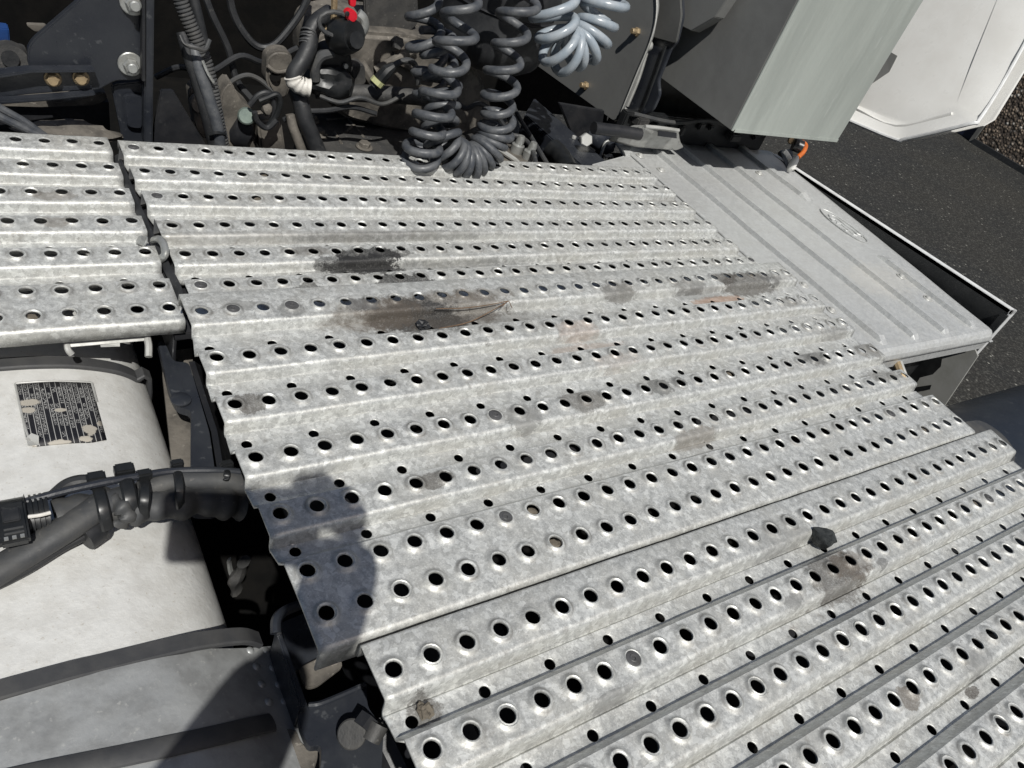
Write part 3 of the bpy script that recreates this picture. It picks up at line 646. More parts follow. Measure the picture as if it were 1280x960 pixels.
TIES = [([(-3.79, 7.00, -1.95), (-3.80, 6.35, -1.71), (-3.80, 5.94, -1.73), (-3.79, 5.70, -1.95), (-3.75, 5.55, -2.30)], 0.16, 0.24),
    ([(-3.07, 7.06, -1.88), (-3.11, 6.43, -1.64), (-3.12, 6.04, -1.66), (-3.11, 5.82, -1.88), (-3.07, 5.69, -2.23)], 0.19, 0.26),
    ([(-2.61, 6.77, -1.90), (-2.71, 6.21, -1.66), (-2.78, 5.87, -1.68), (-2.83, 5.71, -1.90), (-2.83, 5.64, -2.25)], 0.15, 0.2),
    ([(-1.68, 6.99, -1.95), (-1.78, 6.38, -1.71), (-1.84, 6.00, -1.73), (-1.87, 5.80, -1.95), (-1.85, 5.69, -2.30)], 0.13, 0.18),
    ([(-0.31, 6.75, -2.10), (-0.41, 6.39, -1.86), (-0.45, 6.26, -1.88), (-0.45, 6.29, -2.10), (-0.39, 6.42, -2.45)], 0.1, 0.18)]
for P_, w_, h in TIES:
    t = mk('cable_tie', tube(P_, w_, 8, 6, .45, (0, 0, 1)), 'black_plastic', cb_)
    a = P_[0]; mk('tie_head', box(a[0] - h, a[0] + h, a[1] - h * .7, a[1] + h * .7, a[2] - .02, a[2] + .3), 'black_plastic', t, 0, .05)
cn = thing('plug_connector', 'black multi-pin plug connector with a latch at the left end of the cable bundle', 'connector', (-5.59, 6.77, -2.90))
a, b = Vector((-6.63, 6.41, -2.25)), Vector((-5.00, 6.39, -2.20)); dr = (b - a).normalized()
mk('body', tube([a, a + dr * 1.1, a + dr * 1.12, b - dr * .5, b - dr * .48, b], [.62, .62, .68, .68, .55, .55], 18, 0, .85, (0, 0, 1)), 'black_plastic', cn, 30)
for k in range(4): mk('rib', tube([b - dr * (.42 - k * .12), b - dr * (.36 - k * .12)], .63, 18, 0, .85, (0, 0, 1)), 'black_plastic', cn, 30)
c = Vector((-5.86, 5.94, -1.62)); mk('latch', box(c.x - .33, c.x + .33, c.y - .72, c.y + .55, c.z - .2, c.z + .06), 'black_plastic', cn, 0, .06)
mk('latch_window', box(c.x - .2, c.x + .2, c.y - .12, c.y + .32, c.z + .05, c.z + .12), 'black_rubber', cn, 0, .03)
for k in range(2): mk('mark', box(c.x - .2, c.x + .22, c.y - .36 - k * .14, c.y - .30 - k * .14, c.z + .058, c.z + .075), 'dusty_rubber', cn, 0)
for k in range(3): mk('mark', box(c.x - .22 + k * .17, c.x - .13 + k * .17, c.y - .66, c.y - .55, c.z + .058, c.z + .075), 'grey_zinc', cn, 0)
mk('wire_clip', tube([(-5.50, 5.89, -1.55), (-5.26, 5.83, -1.50), (-5.02, 5.85, -1.50)], .05, 8, 4), 'white_tape', cn)

# ---------------------------------------------------------------- bracket and bolt at the lower left corner of the deck
lb = thing('deck_bracket', 'navy steel bracket with a deep slot below the corner of the deck', 'bracket', (0.92, -0.61, -5.00))
mk('plate', prism(rounded([(-0.18, -0.13, -3.60), (-0.13, -0.53, -3.60), (0.27, -0.59, -3.60), (1.61, -0.46, -3.60), (1.38, -1.13, -3.60), (1.56, -1.82, -3.60), (0.66, -3.59, -3.60), (-0.92, -2.89, -3.60), (-0.32, -2.14, -3.60), (-0.10, -1.60, -3.60), (-0.42, -1.54, -3.60), (-0.44, -0.88, -3.60)], .16, 3), (0, 0, -.3)), 'navy_steel', lb, 0, .05)
mk('rim', tube([(-0.40, 1.41, -2.90), (-0.29, 1.74, -2.80), (-0.05, 1.92, -2.80), (0.38, 1.98, -2.80), (1.08, 2.06, -2.90)], .16, 8, 6, .9), 'navy_steel', lb)
mk('side', prism([(-0.35, 1.61, -3.00), (-0.22, 1.46, -3.00), (-0.16, -0.63, -3.30), (-0.35, -0.60, -3.30)], (0, 0, -1.4)), 'navy_steel', lb, 0, .04)
mk('inner_wall', prism([(0.24, 2.38, -4.20), (1.35, 2.50, -4.20), (1.38, 0.96, -4.20), (-0.05, 0.79, -4.20)], (0, 0, -.2)), 'navy_steel', lb, 0)
mk('lip', tube([(-0.07, -0.53, -3.55), (0.20, -0.62, -3.50), (0.88, -0.60, -3.50), (1.53, -0.56, -3.50)], .09, 8, 4), 'navy_steel', lb)
pp = mk('pale_plate', prism(rounded([(0.15, 0.15, -4.00), (0.14, 0.78, -4.00), (1.29, 0.95, -4.00), (1.37, 0.40, -4.00), (0.45, 0.09, -4.00)], .15, 3), (0, 0, -.15)), 'dusty_casting', None, 0, .03)
tag(pp, 'pale dusty steel plate showing through the slot under the deck corner', 'plate')
fk = mk('fork_plate', prism(rounded([(-0.67, -0.48, -4.40), (-0.34, -0.68, -4.40), (-0.33, -1.10, -4.40), (-0.17, -1.32, -4.40), (0.16, -1.31, -4.40), (0.00, -1.69, -4.40), (-0.47, -2.56, -4.40), (-0.88, -2.38, -4.40)], .12, 3), (0, 0, -.2)), 'dusty_casting', None, 0, .03)
tag(fk, 'pale forked sheet metal bracket at the bottom edge beside the tank pipe', 'bracket')
wb = thing('wing_bolt', 'dusty disc-headed bolt on the navy bracket under the deck corner', 'bolt', (0.70, -1.63, -3.50))
mk('head', disc((0.62, -1.76, -3.25), (-.6, -.3, .75), .38, .14, 24), 'dark_casting', wb)
mk('collar', tube([(0.96, -2.10, -3.20), (1.25, -1.88, -2.95)], .27, 14), 'dark_casting', wb)
mk('nut', tube([(0.83, -1.77, -3.10), (1.10, -1.61, -3.00)], .30, 6), 'black_steel', wb, 20)
gr = mk('grimy_strut', tube([(1.67, -1.32, -4.20), (1.91, -2.64, -4.60), (2.03, -3.64, -5.00)], .5, 8, 4), 'black_steel', None); tag(gr, 'black grimy strut below the corner of the nearest plank', 'strut')
gp = mk('grimy_rod', tube([(1.67, -1.57, -4.90), (1.68, -2.38, -5.20), (1.62, -3.02, -5.50)], .32, 8, 4), 'dark_casting', None); tag(gp, 'dull grey dusty rod beside the navy bracket at the bottom edge', 'rod')

# ---------------------------------------------------------------- small things lying on the deck
stn = mk('stone', shard((*(16.81, -2.89, 0.10)[:2], .16), .56, .50, .46, 12), 'stone_dark', None, 25); tag(stn, 'dark angular lump of stone lying on the nearest plank', 'stone')
cl = mk('dirt_clod', lump((*(1.31, -2.99, -0.18)[:2], -.18), .17, .20, .10, .7, 8.1, 3, 2.0), 'dry_dirt', None, 25); tag(cl, 'small dried dirt clod in the groove at the left end of the nearest plank', 'dirt clod')
cg = mk('grease_clump', lump((*(7.72, 10.40, -0.10)[:2], -.28), .26, .22, .14, .8, 2.3, 3, 2.2), 'black_rubber', None, 25); tag(cg, 'black greasy clump in the middle of the brown oil stain', 'grease')
sm = thing('dry_stem', 'thin dry forked plant stem lying across the brown stain', 'stem', (11.77, 10.90, 0.10))
mk('stem', tube([(11.84, 10.97, 0.12), (10.88, 10.89, 0.06), (9.66, 10.84, 0.04), (8.43, 10.90, 0.06)], .018, 6, 6), 'dry_stem', sm)
mk('stem', tube([(11.84, 10.97, 0.12), (10.69, 10.52, 0.00), (9.68, 10.34, -0.28), (8.28, 10.16, -0.31)], .02, 6, 6), 'dry_stem', sm)
mk('stem_tip', tube([(11.39, 10.70, 0.08), (11.79, 10.95, 0.14), (11.76, 10.54, 0.09)], .018, 6, 4), 'dry_stem', sm)
# ---------------------------------------------------------------- ribbed battery cover at the right
cv = thing('ribbed_cover', 'pale ribbed aluminium cover with pressed oval emblem right of the deck', 'cover', (42, 17, -4))
def cover_top():
    CZ = -1.8; beads = [(36.5, 6.9, 40), (40.0, 6.8, 40), (43.6, 6.75, 40), (47.35, 6.9, 15.2), (47.5, 22.6, 40), (35.6 - 1.1, 40, 40)]
    X = sorted(set([33.4, 33.6, 34.5] + [x + d for x, *_ in beads for d in (-.40, -.345, -.29, -.25, -.12, .12, .25, .29, .345, .40)] + [38.2, 41.8, 45.4, 48.5, 48.8, 49.0, 49.15, 49.3, 49.45, 49.56, 49.66, 49.74, 49.79, 49.82]))
    Yv = [6.18, 6.2, 6.27, 6.4, 6.6, 6.85, 7.1, 7.4] + [8 + .8 * k for k in range(0, 27)] + [29.4, 30.5]
    def h(x, y):
        z = CZ
        for bx, y0, y1 in beads:
            if abs(x - bx) < .346:
                t = max(0, min(1, (y - y0) / .45)) * max(0, min(1, (y1 - y) / .45)); t = t * t * (3 - 2 * t)
                z += .27 * t * max(0, min(1, (.34 - abs(x - bx)) / .09))
        dx = max(0, x - 49.0) / .82; dy = max(0, 6.75 - y) / .57
        r = min(1, math.hypot(dx, dy)); z -= .75 * (1 - math.sqrt(max(0, 1 - r * r)))
        z += .05 * noise.noise(Vector((x * .3, y * .2, 1)))
        return z
    V = [(x + (.125 * (y - 6.5) * max(0, (x - 47.6) / 2.2) if x > 47.6 else 0), y, h(x, y)) for y in Yv for x in X]; m = len(X); F = [(j * m + i, j * m + i + 1, (j + 1) * m + i + 1, (j + 1) * m + i) for j in range(len(Yv) - 1) for i in range(m - 1)]
    return V, F
tp = mk('lid', cover_top(), 'weathered_aluminium_cover', cv, 16)
md = tp.modifiers.new('sheet', 'SOLIDIFY'); md.thickness = .10 * S; md.offset = -1
mk('front_flange', box(33.4, 48.9, 6.2, 6.32, -3.1, -2.55), 'weathered_aluminium_cover', cv, 0, .02)
mk('side_flange', box(49.68, 49.8, 6.8, 30.5, -3.1, -2.55), 'weathered_aluminium_cover', cv, 0, .02)
def oval(cx, cy, a, b, rot, r, z): 
    return tube([(cx + a * math.cos(t) * math.cos(rot) - b * math.sin(t) * math.sin(rot), cy + a * math.cos(t) * math.sin(rot) + b * math.sin(t) * math.cos(rot), z) for t in [2 * math.pi * k / 36 for k in range(37)]], r, 8, 0, .6)
em = mk('emblem', oval(47.75, 19.0, .92, 2.25, 0, .075, -1.755), 'weathered_aluminium_cover', cv, 60)
em['label'] = 'pressed oval emblem with a prowling lion outline'
def em_line(pts, r=.06): mk('emblem_line', tube([(47.75 + u, 19.0 + v, -1.755) for u, v in pts], r * 1.1, 6, 5, .6), 'weathered_aluminium_cover', em, 60)
em_line([(-.10, 1.45), (.30, 1.35), (.45, .9), (.35, .2), (.42, -.5), (.30, -1.0), (.05, -1.35)])
em_line([(.05, -1.35), (-.15, -1.15), (-.12, -.6), (-.05, .1), (-.1, .7), (-.28, 1.1), (-.10, 1.45)])
em_line([(-.12, -.6), (-.50, -.75), (-.55, -.5)]); em_line([(-.08, .75), (-.5, .95), (-.55, .7)]); em_line([(-.05, .2), (-.42, .35)]); em_line([(.30, -1.0), (.6, -1.3), (.5, -1.55)])
BUT = mesh_of('cover_screw', *lathe([(.001, .14), (.10, .13), (.17, .08), (.20, 0), (.32, -.005), (.34, -.04)], n=18), 'bright_aluminium')
for pt in ((34.18, 28.12, -1.74), (34.63, 26.16, -1.74), (45.76, 26.43, -1.74), (35.44, 12.65, -1.74), (35.31, 10.19, -1.74), (46.68, 12.69, -1.74), (46.44, 10.22, -1.74),): put('cover_screw', BUT, cv, pt)
mk('folded_end', prism([(32.97, 30.07, -1.50), (36.54, 31.00, -1.00), (37.85, 29.99, -1.80), (35.62, 28.68, -1.85), (32.78, 28.06, -1.90)], (0, 0, -.2)), 'weathered_aluminium_cover', cv, 0, .04)
mk('left_flange', prism([(32.97, 28.30, -1.90), (37.77, 29.85, -1.86), (37.66, 13.95, -1.86), (35.96, 7.44, -1.86), (29.27, 7.50, -1.95), (26.66, 23.83, -2.00), (28.92, 26.95, -2.00)], (0, 0, -.15)), 'weathered_aluminium_cover', cv, 0, .03)
cf = thing('cast_support', 'pale cast aluminium foot with a slot at the far corner of the ribbed cover', 'casting', (37.23, 30.58, -1.50))
mk('block', prism(rounded([(30.64, 27.03, 0.30), (32.66, 27.64, 0.70), (36.41, 27.85, 0.50), (36.80, 27.60, -0.20), (38.13, 28.12, -0.90), (37.83, 28.35, -1.30), (33.93, 28.24, -1.20), (31.54, 28.32, -0.90)], .3, 3), (.2, 1.0, -.5)), 'bright_aluminium', cf, 25, .06)
mk('slot', prism([(33.84, 27.30, 0.55), (35.81, 27.41, 0.45), (35.92, 27.28, 0.10), (33.96, 27.20, 0.20)], (-.05, -.10, .05)), 'black_steel', cf, 0)
mk('ridge', tube([(32.50, 27.29, 0.75), (34.09, 27.35, 0.72), (36.03, 27.49, 0.60)], .13, 8, 4), 'bright_aluminium', cf)
mk('arm', tube([(28.43, 27.58, 0.20), (30.65, 27.44, 0.20), (32.30, 27.22, 0.20)], .4, 12, 4), 'black_steel', cf)

# ---------------------------------------------------------------- skirt panel, machinery under the cover, mudguard
sk = thing('side_skirt', 'white edged side skirt panel standing upright outside the ribbed cover', 'skirt', (50.9, 15, -12))
def skp(y, dz=0): return (51.3, y, -.70 - .0475 * (y - 7.1) + dz)
mk('panel', prism([skp(7.1, -.05), skp(30, -.05), (51.3, 30, -12), (51.3, 7.1, -12)], (.12, 0, 0)), 'black_plastic', sk, 0)  # coloured black in place of the shade on the skirt's inner side
mk('top_edge', prism([skp(6.9), skp(30), skp(30, -.35), skp(6.9, -.35)], (.55, 0, 0)), 'white_edge', sk, 0, .04)
mk('front_edge', prism([skp(6.9), skp(7.1), (51.3, 7.1, -12), (51.3, 6.9, -12)], (.6, 0, 0)), 'white_edge', sk, 0, .04)
mk('black_trim', box(50.9, 51.2, 6.9, 7.3, -12, -1.1), 'black_plastic', sk, 0)
mk('inner_panel', prism([(49.20, 6.99, -3.26), (49.20, 7.98, -4.53), (49.20, 7.85, -5.30), (49.20, 7.50, -5.90), (49.20, 7.56, -6.71), (49.20, 8.08, -7.49), (49.20, 7.93, -8.61), (49.20, 5.35, -9.53), (49.20, 6.13, -3.75)], (.15, 0, 0)), 'skirt_inside', sk, 0)
mk('slot', prism([(49.10, 7.83, -8.18), (49.10, 7.14, -7.32), (49.10, 7.01, -7.66), (49.10, 7.57, -8.42)], (.05, 0, 0)), 'black_plastic', sk, 0)
bt = thing('battery_tray', 'dark battery tray with cables seen under the near edge of the cover', 'battery tray', (42, 12, -10))
mk('tray', box(34, 48.6, 8.5, 28, -13, -4.6), 'black_plastic', bt, 0, .1)
mk('rear_wall', box(33.2, 50.5, 29.6, 30, -13, -2.6), 'black_plastic', bt, 0)
for k in range(5): mk('cell_cap', box(35.5 + k * 2.4, 37.2 + k * 2.4, 8.9, 10.6, -4.6, -4.2), 'navy_steel', bt, 0, .08)
for k in range(4): mk('cable', tube([(34.6 + k * 2.6, 9.3, -4.1), (36 + k * 2.5, 8.6, -3.5 + .2 * (k % 2)), (38 + k * 2.4, 9.5, -4.0)], .16, 8, 6), 'dusty_rubber', bt)
mk('label_tag', prism([(40.22, 6.60, -2.55), (41.28, 6.60, -2.50), (41.66, 6.60, -2.80), (40.59, 6.60, -2.86)], (0, .1, 0)), 'white_plastic', bt, 0)
mk('rod', tube([(38.34, 6.67, -2.80), (37.87, 5.82, -3.00), (37.88, 5.14, -3.40)], .22, 8), 'yellow_zinc', bt)
mk('rod', tube([(38.71, 6.68, -2.80), (38.16, 5.77, -3.00), (38.16, 5.09, -3.40)], .16, 8), 'bright_aluminium', bt)
mg = thing('mudguard', 'big dark navy mudguard curving down right of the deck', 'mudguard', (55, 0, -14))
mk('shell', (lambda P: ([(x, y, z) for x in (34.5, 38, 44, 52, 62, 75, 90) for y, z in P], [(i * len(P) + k, (i + 1) * len(P) + k, (i + 1) * len(P) + k + 1, i * len(P) + k + 1) for i in range(6) for k in range(len(P) - 1)]))([(6.6, -12), (6.2, -9.5), (5.2, -7.4), (3.4, -5.8), (1.0, -4.9), (-2, -4.5), (-6, -4.4), (-14, -4.6)]), 'navy_fender', mg, 60)
mk('edge_lip', tube([(34.5, y, z) for y, z in [(6.6, -12), (6.2, -9.5), (5.2, -7.4), (3.4, -5.8), (1.0, -4.9), (-2, -4.5), (-6, -4.4), (-14, -4.6)]], .18, 8), 'black_plastic', mg)
fp = mk('flap', prism(rounded([(33.01, 0.43, -1.00), (35.20, 0.19, -1.00), (35.62, -0.83, -1.00), (35.11, -1.94, -1.00), (33.06, -2.92, -1.00), (29.57, -2.52, -1.00), (30.63, -0.77, -1.00)], 1.2, 5), (0, 0, -.2)), 'dusty_rubber', None, 25, .04)
tag(fp, 'dark grey rounded rubber flap at the right end of the slit between planks', 'flap')

# ---------------------------------------------------------------- big galvanised box with plate holder to its left
bx_ = thing('storage_box', 'large pale grey green galvanised box hanging above the ribbed cover', 'box', (44, 29, 2.3))
mk('front_panel', prism([(37.55, 24.4, 2.3), (49.9, 24.45, 2.25), (49.9, 24.45, 22), (37.55, 24.4, 22)], (0, .22, 0)), 'galvanised_box', bx_, 0, .05)
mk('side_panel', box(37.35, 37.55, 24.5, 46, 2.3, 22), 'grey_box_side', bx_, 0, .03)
mk('seam', tube([(37.5, 24.42, 2.3), (37.5, 24.42, 22)], .10, 8), 'galvanised_box', bx_)
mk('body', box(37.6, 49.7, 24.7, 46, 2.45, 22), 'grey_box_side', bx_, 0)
mk('bottom_lip', box(37.7, 49.8, 24.36, 24.40, 2.2, 2.42), 'galvanised_box', bx_, 0)
ub = mk('upper_box', prism([(37.00, 33.57, 8.35), (37.00, 32.25, 6.16), (37.00, 30.33, 6.34), (37.00, 28.88, 7.82), (37.00, 28.30, 10.25)], (-.9, 0, 0)), 'grey_box_side', None, 0, .05); tag(ub, 'smaller grey box end fixed high on the left side of the galvanised box', 'box')
mp = thing('mounting_plate', 'upright dark grey plate with two brass bolts beside the blue grey coil', 'plate', (34, 35, -1))
pl = rounded([(34.00, 40.09, -1.53), (34.00, 31.66, -1.02), (34.00, 31.34, -0.00), (34.00, 31.48, 5.25), (34.00, 32.07, 6.97), (34.00, 34.54, 9.54), (34.00, 50.30, 4.32), (34.00, 46.35, -1.90)], .35, 4)
mk('plate', prism(pl, (.22, 0, 0)), 'grey_box_side', mp, 25, .04)
mk('edge', tube([(33.95, 31.35, -0.19), (33.95, 31.39, 2.68), (33.95, 31.43, 5.26), (33.95, 32.09, 6.95), (33.95, 33.84, 8.77)], .05, 6, 5), 'bright_aluminium', mp)
BB = mesh_of('brass_bolt', *hexhead(.30, .22, 0, 0, .20, .35), 'yellow_zinc', 25)
for pt in ((33.98, 32.91, 4.93), (33.98, 35.88, -0.29),): put('brass_bolt', BB, mp, pt, (-1, 0, 0), .3)
ph = thing('plate_holder', 'dark navy holder frame with silver link rod between the plate and the box', 'holder', (36, 34, 0))
mk('back', prism(rounded([(35.30, 35.13, 8.56), (35.30, 32.82, 9.36), (35.30, 30.86, 7.01), (35.30, 30.42, 5.43), (35.30, 30.69, 4.93), (35.30, 30.59, 2.73), (35.30, 29.89, 2.01), (35.30, 29.90, 0.82), (35.30, 30.70, -0.12), (35.30, 33.11, -1.08), (35.30, 32.84, 4.02)], .3, 3), (.3, 0, 0)), 'navy_steel', ph, 25, .04)
mk('upper_cover', prism(rounded([(35.10, 34.47, 8.75), (35.10, 32.76, 9.34), (35.10, 30.74, 7.03), (35.10, 30.17, 5.40), (35.10, 32.95, 4.79)], .3, 3), (.15, 0, 0)), 'grey_trim', ph, 25, .05)
mk('inner_edge', tube([(35.20, 31.08, 4.87), (35.20, 30.84, 2.72), (35.20, 30.74, 0.40), (35.20, 31.47, -0.27), (35.20, 32.88, -0.92)], .10, 6, 5), 'black_plastic', ph)
mk('link_rod', tube([(34.90, 32.31, 4.08), (34.90, 32.00, 2.15), (34.90, 31.98, 0.13)], .26, 10, 4, .6), 'bright_aluminium', ph)
for pt in ((34.70, 32.26, 4.36), (34.70, 32.38, 1.78), (34.70, 32.15, -0.28),): mk('ball_joint', lump(pt, .42, .42, .42, .05, 1, 2), 'bright_aluminium', ph)
mk('bracket_rib', prism([(34.60, 33.11, -1.59), (34.60, 32.02, -1.03), (34.60, 31.34, -3.23), (34.60, 32.60, -3.92)], (.3, 0, 0)), 'dark_casting', ph, 0, .05)

# ---------------------------------------------------------------- things under and right of the box
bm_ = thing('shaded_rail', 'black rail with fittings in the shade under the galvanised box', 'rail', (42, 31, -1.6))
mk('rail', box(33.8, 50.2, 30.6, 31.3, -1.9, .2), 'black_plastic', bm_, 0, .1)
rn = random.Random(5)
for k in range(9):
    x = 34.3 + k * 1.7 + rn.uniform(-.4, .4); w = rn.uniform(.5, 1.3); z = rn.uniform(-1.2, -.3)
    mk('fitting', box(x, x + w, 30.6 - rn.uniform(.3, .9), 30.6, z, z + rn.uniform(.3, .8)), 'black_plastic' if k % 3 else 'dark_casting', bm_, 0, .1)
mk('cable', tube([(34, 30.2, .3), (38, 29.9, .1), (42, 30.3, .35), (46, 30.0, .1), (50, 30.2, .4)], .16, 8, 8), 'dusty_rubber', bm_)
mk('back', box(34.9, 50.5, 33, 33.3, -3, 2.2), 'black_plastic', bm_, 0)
ml = thing('marker_lamp', 'small orange marker lamp with black housing under the corner of the galvanised box', 'lamp', (52.79, 28.80, -0.30))
mk('housing', tube([(51.76, 28.95, -0.30), (52.31, 28.47, -0.30)], .55, 14), 'black_plastic', ml)
mk('lens', tube([(52.87, 29.11, -0.10), (53.31, 28.85, -0.30), (52.53, 28.24, -0.60), (51.47, 27.77, -0.90)], .20, 10, 5), 'orange_plastic', ml)
mk('bolt', disc((51.62, 29.29, -0.20), (-.3, -.7, .5), .3, .2, 12), 'yellow_zinc', ml); mk('bolt', disc((52.05, 28.88, -0.10), (-.3, -.7, .5), .26, .2, 12), 'grey_zinc', ml)
wl = thing('white_latch', 'small rounded white latch at the far end of the skirt', 'latch', (51.05, 27.58, -1.40))
mk('latch', lump((49.78, 26.77, -1.00), .28, .35, .75, .05, 3, 3), 'white_plastic', wl); mk('latch_arm', tube([(49.74, 26.42, -1.30), (49.99, 27.59, -0.80), (49.28, 27.83, -0.40)], .18, 8, 4, .5), 'white_plastic', wl)
mk('latch_base', prism([(52.57, 30.35, -1.60), (53.67, 30.14, -1.20), (51.55, 27.58, -1.60), (50.36, 27.34, -1.80)], (0, .1, -.3)), 'black_plastic', wl, 0)

# white fairing: shallow tray with a turned-up rim
ff = thing('white_fairing', 'white plastic side fairing with a dished inner face beyond the galvanised box', 'fairing', (62, 26, 4))
OUT = [(60.00, 32.40, 1.32), (60.00, 30.46, 1.62), (60.00, 25.81, 2.31), (60.00, 24.81, 2.92), (60.30, 21.25, 6.05), (61.40, 21.30, 6.65), (63.40, 22.60, 10.75), (65.00, 24.50, 17.37), (65.00, 43.73, 10.72)]
INN = [(61.20, 34.19, 2.39), (61.20, 32.02, 2.68), (61.30, 27.29, 3.25), (61.30, 26.40, 3.70), (61.50, 23.83, 6.01), (61.60, 23.79, 6.58), (62.20, 24.93, 9.59), (63.80, 27.65, 16.07), (63.80, 42.85, 10.82)]
n = len(OUT); OUT2 = [tuple(Vector(p) + Vector((-.25, 0, 0))) for p in OUT]
mk('tray', (OUT + INN, [(i, (i + 1) % n, n + (i + 1) % n, n + i) for i in range(n)] + [tuple(range(n, 2 * n))]), 'white_plastic', ff, 30)
mk('back_shell', prism([tuple(Vector(p) + Vector((2.2, 0, 0))) for p in OUT], (.3, 0, 0)), 'white_plastic', ff, 20)
mk('rim', tube([tuple(Vector(p) + Vector((-.05, 0, 0))) for p in OUT[:8]], .16, 8, 6), 'white_edge', ff)
mk('recess', prism([(61.50, 31.58, 4.41), (61.90, 30.73, 6.14), (62.10, 31.01, 7.45), (62.10, 32.57, 7.47)], (-.06, 0, 0)), 'grey_box_side', ff, 0)
mk('stiffener', tube([(60.90, 31.48, 2.54), (61.00, 26.92, 3.05), (61.20, 23.41, 5.91)], .14, 6, 4), 'white_plastic', ff)

# yard: aggregate block and dark post standing on the asphalt, beyond the truck
wl_ = thing('aggregate_wall', 'brown exposed aggregate concrete block at the upper right corner', 'concrete block', (262, 100, GZ))
mk('block', box(261, 330, 40, 107.5, GZ, GZ + 66), 'exposed_aggregate', wl_, 0, .3)
mk('corner_trim', box(260.3, 263, 107.5, 108.8, GZ, GZ + 66), 'grey_trim', wl_, 0, .1)
mk('base_strip', box(259.6, 261, 40, 107.4, GZ, GZ + 1.6), 'black_rubber', wl_, 0)
np_ = mk('dark_post', box(262, 275, 109.2, 118, GZ, GZ + 66), 'navy_post', None, 0, .3); tag(np_, 'dark navy post standing behind the corner of the aggregate block', 'post')
# ---------------------------------------------------------------- navy gusset bracket with bolts, far left
gb = thing('gusset_bracket', 'big navy steel gusset bracket with washered bolts at the upper left', 'bracket', (-1, 28, -3))
mk('plate', prism(rounded([(-2.80, 28.00, 0.52), (-2.75, 28.00, 1.33), (-2.53, 28.00, 1.69), (-0.80, 28.00, 3.55), (0.98, 28.00, 5.55), (1.61, 28.00, 5.66), (1.67, 28.00, 0.51), (1.18, 28.00, 0.34), (0.53, 28.00, 0.28), (-0.21, 28.00, -0.28), (-2.11, 28.00, -0.25)], .25, 4), (0, .4, 0)), 'navy_steel', gb, 25, .06)
mk('post', prism([(1.52, 27.60, 5.78), (1.91, 27.60, 5.85), (2.03, 27.60, -2.48), (1.68, 27.60, -2.50)], (.0, 1.8, 0)), 'navy_steel', gb, 0, .06)
mk('post_edge', prism([(1.39, 27.40, 5.83), (1.51, 27.40, 5.85), (1.61, 27.40, 0.63), (1.48, 27.40, 0.61)], (0, .5, 0)), 'black_steel', gb, 0, .03)
mk('foot', prism(rounded([(0.41, 28.40, -0.11), (1.76, 28.40, 0.18), (2.07, 28.40, -2.90), (0.91, 28.40, -2.97)], .25, 3), (0, .4, 0)), 'navy_steel', gb, 25, .06)
mk('foot_rib', prism(rounded([(0.81, 28.30, -0.40), (1.68, 28.30, -0.35), (1.71, 28.30, -2.05), (1.02, 28.30, -2.01)], .25, 3), (0, -.16, 0)), 'navy_steel', gb, 25, .06)
mk('arm', prism(rounded([(-5.47, 27.90, -0.13), (-3.81, 27.90, 0.32), (-2.81, 27.90, 0.56), (-0.43, 27.90, 0.83), (-0.45, 27.90, -0.18), (-2.73, 27.90, -0.61), (-5.59, 27.90, -1.22)], .1, 2), (0, .25, 0)), 'navy_steel', gb, 25, .04)
mk('arm_flange', prism([(-5.46, 27.90, -0.06), (-3.80, 27.90, 0.38), (-2.72, 27.90, 0.67), (-0.39, 27.90, 0.94), (-0.40, 27.90, 0.82), (-2.72, 27.90, 0.54), (-3.82, 27.90, 0.21), (-5.48, 27.90, -0.23)], (0, -.55, 0)), 'navy_steel', gb, 0, .05)
mk('arm_flange', prism([(-5.57, 27.90, -1.05), (-3.90, 27.90, -0.79), (-2.14, 27.90, -0.49), (-0.38, 27.90, -0.14), (-0.38, 27.90, -0.26), (-2.14, 27.90, -0.65), (-3.91, 27.90, -0.97), (-5.59, 27.90, -1.22)], (0, -.45, 0)), 'navy_steel', gb, 0, .05)
HB = mesh_of('flange_bolt', *join(hexhead(.27, .22, .34, .08), tube([V3((0, 0, .28)), V3((0, 0, .36))], .2, 16)), 'yellow_zinc', 25)
BWS = mesh_of('washer_bolt', *hexhead(.34, .30, .52, .10, .22, .30), 'grey_zinc', 25)
for pt in ((-1.93, 27.88, 0.18), (-0.87, 27.88, 0.33),): put('flange_bolt', HB, gb, pt, (-.1, -1, .15), .4)
for pt in ((1.10, 27.95, 1.12), (1.17, 27.95, 3.77),): put('washer_bolt', BWS, gb, pt, (-.05, -1, .1), .2)
dc = thing('dusty_crossmember', 'dusty brown cast crossmember below the gusset bracket', 'casting', (-2, 30, -6))
mk('beam', prism(rounded([(-4.95, 30.00, -1.90), (-2.40, 30.00, -1.81), (-0.96, 30.00, -1.76), (0.38, 30.00, -1.17), (0.58, 30.00, -1.54), (0.03, 30.00, -1.91), (-2.26, 30.00, -2.22), (-4.99, 30.00, -2.34)], .2, 3), (0, 1.5, 0)), 'dusty_casting', dc, 25, .08)
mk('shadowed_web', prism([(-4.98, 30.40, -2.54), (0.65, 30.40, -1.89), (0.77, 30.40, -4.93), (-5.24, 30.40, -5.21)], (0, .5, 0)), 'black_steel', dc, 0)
mk('sand_pile', lump((-1.19, 28.60, -2.64), 2.0, .8, .45, .4, 5, 3, 1.5), 'dusty_casting', dc)
eb = thing('eye_bushing', 'round grey bushing eye at the far left edge', 'bushing', (-3.21, 31.00, -0.43))
